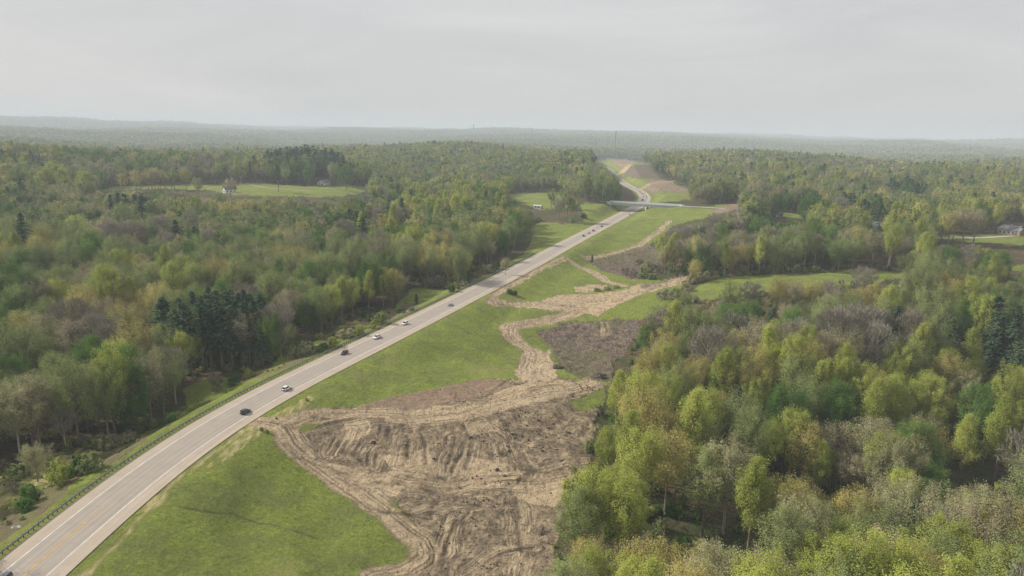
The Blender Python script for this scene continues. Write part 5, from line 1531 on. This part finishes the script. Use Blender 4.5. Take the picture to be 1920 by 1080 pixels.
def house(name, p, rz, L, W, h, rise, wall, roofm, lab, cat, garage=False, wing=False, wins=3):
    """gable ends face local -y; long sides face +-x"""
    r = empty(name, tuple(p), rz); tag(r, lab, cat)
    w_ = MB(); gable(w_, L, W, h, rise)
    w_.build('wall', wall, r)
    rf = MB(); o_ = 0.5; t_ = 0.18; sl_ = rise / (W / 2)
    for s in (-1, 1):
        a = [(0, h + rise + 0.03), (s * (W / 2 + o_), h - o_ * sl_ + 0.03), (s * (W / 2 + o_), h - o_ * sl_ + 0.03 + t_), (0, h + rise + 0.03 + t_)]
        rf.prism(a, -L / 2 - o_, L / 2 + o_)
    rf = rf.build('roof', roofm, r)
    MB().box((W * 0.18, L * 0.2, h + rise * 0.9), (0.7, 0.7, 1.6)).build('chimney', BRICKM, rf)
    def win(x, y, z, dx, dy, dz, rot):
        f = MB().box((x, y, z), (dx + 0.25 if not rot else 0.12, 0.12 if not rot else dy + 0.25, dz + 0.25)).build('window', FRM, r)
        MB().box((x, y, z), (dx if not rot else 0.2, 0.2 if not rot else dy, dz)).build('pane', WINM, f)
    for k in range(wins):
        x = (k - (wins - 1) / 2) * W / (wins + 0.3)
        if garage and k == wins - 1: continue
        win(x, -L / 2 - 0.02, 1.5, 1.2, 0, 1.3, False)
    for k in range(wins + 1):
        y = (k - wins / 2) * L / (wins + 1.2)
        for s in (-1, 1): win(s * (W / 2 + 0.02), y, 1.5, 0, 1.3, 1.3, True)
    MB().box((W * 0.08, -L / 2 - 0.06, 1.0), (1.0, 0.12, 2.1)).build('door', DOORM, r)
    if garage:
        MB().box((W / 2 - 1.9, -L / 2 - 0.08, 1.15), (2.9, 0.14, 2.3)).build('garage_door', WALLW, r)
    if wing:
        g_ = MB(); g_.prism([(-3, -1.5), (3, -1.5), (3, h - 0.2), (0, h + rise * 0.6), (-3, h - 0.2)], -L / 2 - 2.5, -L / 2 - 0.05)
        ob = g_.build('porch_wing', wall, r); ob.location = (-W * 0.22, 0, 0)
        q = MB()
        for s in (-1, 1):
            q.prism([(0, h + rise * 0.6 + 0.04), (s * 3.4, h - 0.3), (s * 3.4, h - 0.12), (0, h + rise * 0.6 + 0.22)], -L / 2 - 2.9, -L / 2 + 0.4)
        ob = q.build('wing_roof', roofm, r); ob.location = (-W * 0.22, 0, 0)
    return r
def ground_at(px, py):
    return hit(px, py)[0]
def ribbon(name, px, wid, mat, lift=0.12):
    q = np.array(px, float); h = hit(q[:, 0], q[:, 1]); c = resample(h[:, :2], 4.0)
    t = np.gradient(c, axis=0); t /= np.linalg.norm(t, axis=1)[:, None] + 1e-9
    n = np.stack([t[:, 1], -t[:, 0]], 1)
    V = []; F = []
    for i in range(len(c)):
        zs = []
        for s in (-1, 0, 1):
            p = c[i] + n[i] * s * wid / 2
            zs.append(height(p[0], p[1]).item())
        for s in (-1, 0, 1):
            p = c[i] + n[i] * s * wid / 2
            V.append((p[0], p[1], max(zs) + lift))
        if i:
            b = 3 * (i - 1)
            F += [(b, b + 1, b + 4, b + 3), (b + 1, b + 2, b + 5, b + 4)]
    o = link(name, mesh_from(name, V, F, mat)); o['kind'] = 'structure'
def build_places():
    gravel = simple('pale_gravel', (0.38, 0.34, 0.28), 0.95, 0.1, 0, 0.15, 0.5)
    ribbon('gravel_drive', [(462, 344), (480, 348), (500, 352), (522, 354), (560, 357), (592, 358)], 2.4, gravel, 0.05)
    ribbon('country_road', [(1740, 446), (1770, 446), (1800, 447), (1850, 445), (1890, 443), (1940, 441)], 5, gravel)
    p = ground_at(608, 347); house('white_house', p, R_(-18), 13, 9.5, 3.2, 2.6, WALLW, ROOFG, 'white gabled house before the dark hilltop trees at left', 'house', wins=2)
    p = ground_at(431, 361); house('farm_house', p, R_(-52), 11, 8, 3.4, 2.8, WALLW, ROOFD, 'small house with dark roof and white gable by the left pasture', 'house', wins=2)
    p = ground_at(1009, 391); house('garden_shed', p, R_(62), 7, 4.2, 2.4, 0.7, WALLW, ROOFL, 'white flat shed between trees left of the bridge', 'shed', wins=1)
    p = ground_at(1897, 439); house('brick_house', p, R_(24), 12, 12, 3.2, 2.8, BRICKM, ROOFG, 'pale brick house with grey roof at the right border', 'house', garage=True, wing=True)
    p = ground_at(1650, 431); house('white_house', p, R_(66), 17, 9, 3.2, 2.6, WALLW, ROOFL, 'pale roofed house half hidden by trees right of centre', 'house')
    p = ground_at(1456, 405); house('grey_barn', p, R_(30), 8, 6, 3, 2.2, simple('grey_boards', (0.34, 0.34, 0.34), 0.9, 0.1), ROOFG, 'small grey barn beside the dark wood on the slope', 'barn', wins=1)
    p = ground_at(1622, 432); r = make_vehicle('pickup', 'maroon', 'pickup_truck'); r.location = (p[0], p[1], p[2] + 0.1); r.rotation_euler = (0, 0, 0.4); r.scale = (0.8,) * 3; tag(r, 'maroon pickup parked beside the pale roofed house', 'car')
    # distant farm houses showing as pale specks
    tiny = []
    for k, (px, py) in enumerate(((862, 280), (906, 284), (945, 284), (1512, 282), (1529, 283))):
        p = ground_at(px, py); p = p.copy()
        tiny.append((px, house('distant_house', p, 0.3 + k, 22, 12, 7, 4, WALLW, ROOFL, '', 'house', wins=2)))
    ordered(tiny, 'tiny pale house', 'far off in the hazy woods')
    for _, o in tiny: o['group'] = 'distant houses in the haze'
    polem = simple('pale_pole_wood', (0.4, 0.36, 0.3), 0.9, 0.1)
    for px, py, h, lab in ((1749, 444, 12.5, 'pale utility pole beside the country road at right'), (453, 357, 14, 'utility pole on the long left pasture')):
        p = ground_at(px, py); r = empty('utility_pole', tuple(p), 0.5); tag(r, lab, 'pole')
        MB().tube([(0, 0, -1), (0, 0, h)], [0.28, 0.2], 8).build('pole', polem, r)
        MB().box((0, 0, h - 0.8), (2.6, 0.16, 0.18)).build('crossarm', polem, r)
        for s in (-1.1, -0.5, 0.5, 1.1): MB().tube([(s, 0, h - 0.7), (s, 0, h - 0.4)], 0.09, 6).build('insulator', FRM, r)
    stk = []
    for px, py in ((1248, 420), (1253, 418), (1259, 417)):
        p = ground_at(px, py); r = empty('survey_stake', tuple(p)); tag(r, '', 'stake', 'pale stakes at the end of the dirt track')
        MB().box((0, 0, 1.0), (0.3, 0.3, 2.6)).build('shaft', FRM, r); MB().box((0, 0.0, 2.4), (0.55, 0.34, 0.3)).build('flag', simple('pale_flag', (0.6, 0.5, 0.35), 0.8), r)
        stk.append((px, r))
    ordered(stk, 'pale stake', 'at the end of the dirt track')
    lat = simple('grey_lattice_steel', (0.16, 0.165, 0.17), 0.6, 0.3, 0.3)
    for px, ytop, D, wid, leg, arm, lab in ((1155, 245.5, 2500, 2.6, 0.34, 0, 'tallest thin dark antenna mast on the horizon above the road'), (888, 232.5, 6400, 9, 1.1, 34, 'faint lattice tower with a side arm on the left of the horizon'),
            (984.5, 246, 4300, 5, 0.5, 0, 'thin antenna mast with a dark platform, middle of three'), (998, 241, 5000, 4, 0.55, 0, 'thin plain antenna mast right of the platform mast')):
        d = ray(px, ytop); d = d / np.hypot(d[0], d[1])
        x, y = d[0] * D, d[1] * D
        zt = CAMH + d[2] * D; zb = height(x, y).item()
        r = empty('antenna_mast', (x, y, zb)); tag(r, lab, 'mast'); H = zt - zb
        legs = [(math.cos(a) * wid / 2, math.sin(a) * wid / 2) for a in (0.5, 2.6, 4.7)]
        for a, b in legs: MB().tube([(a, b, -1), (a * 0.8, b * 0.8, H)], leg, 5).build('leg', lat, r)
        br = MB(); nseg = max(6, int(H / (wid * 2)))
        for k in range(nseg):
            for j in range(3):
                a = legs[j]; b = legs[(j + 1) % 3]
                br.tube([(a[0] * 0.95, a[1] * 0.95, H * k / nseg), (b[0] * 0.95, b[1] * 0.95, H * (k + 1) / nseg)], leg * 0.6, 4, cap=False)
        br.build('bracing', lat, r)
        if arm: MB().box((-arm / 2, 0, H * 0.86), (arm, 1.2, 1.6)).tube([(-arm * 0.9, 0, H * 0.87), (0, 0, H * 0.98)], 0.4, 4).build('side_arm', lat, r)
        elif px == 1155: MB().tube([(0, 0, H - 3), (0, 0, H)], 2.4, 8).build('antenna_head', lat, r)
        elif px < 990: MB().tube([(0, 0, H * 0.52), (0, 0, H * 0.6)], 4.5, 8).build('platform', lat, r)

build_library()
GROUND = build_terrain()
build_road()
build_guardrail()
BR = build_bridge()
build_trees()
build_bush_sources()
build_shrubs()
build_undergrowth()
build_debris()
build_stumps()
build_cars()
build_places()

# ------------------------------------------------------------------ haze
def build_haze():
    mt = bpy.data.materials.new('haze'); mt.use_nodes = True
    t = mt.node_tree; t.nodes.clear()
    o = N(t, 'ShaderNodeOutputMaterial'); v = N(t, 'ShaderNodeVolumePrincipled')
    v.inputs['Density'].default_value = 0.000185
    v.inputs['Color'].default_value = (0.79, 0.87, 0.98, 1)
    v.inputs['Anisotropy'].default_value = 0.0
    t.links.new(v.outputs[0], o.inputs['Volume'])
    zs = -80.0
    b = MB().box((0, 7600, (zs + 150) / 2), (34000, 19000, 150 - zs))
    ob = b.build('haze', mt)
    ob['kind'] = 'stuff'
build_haze()
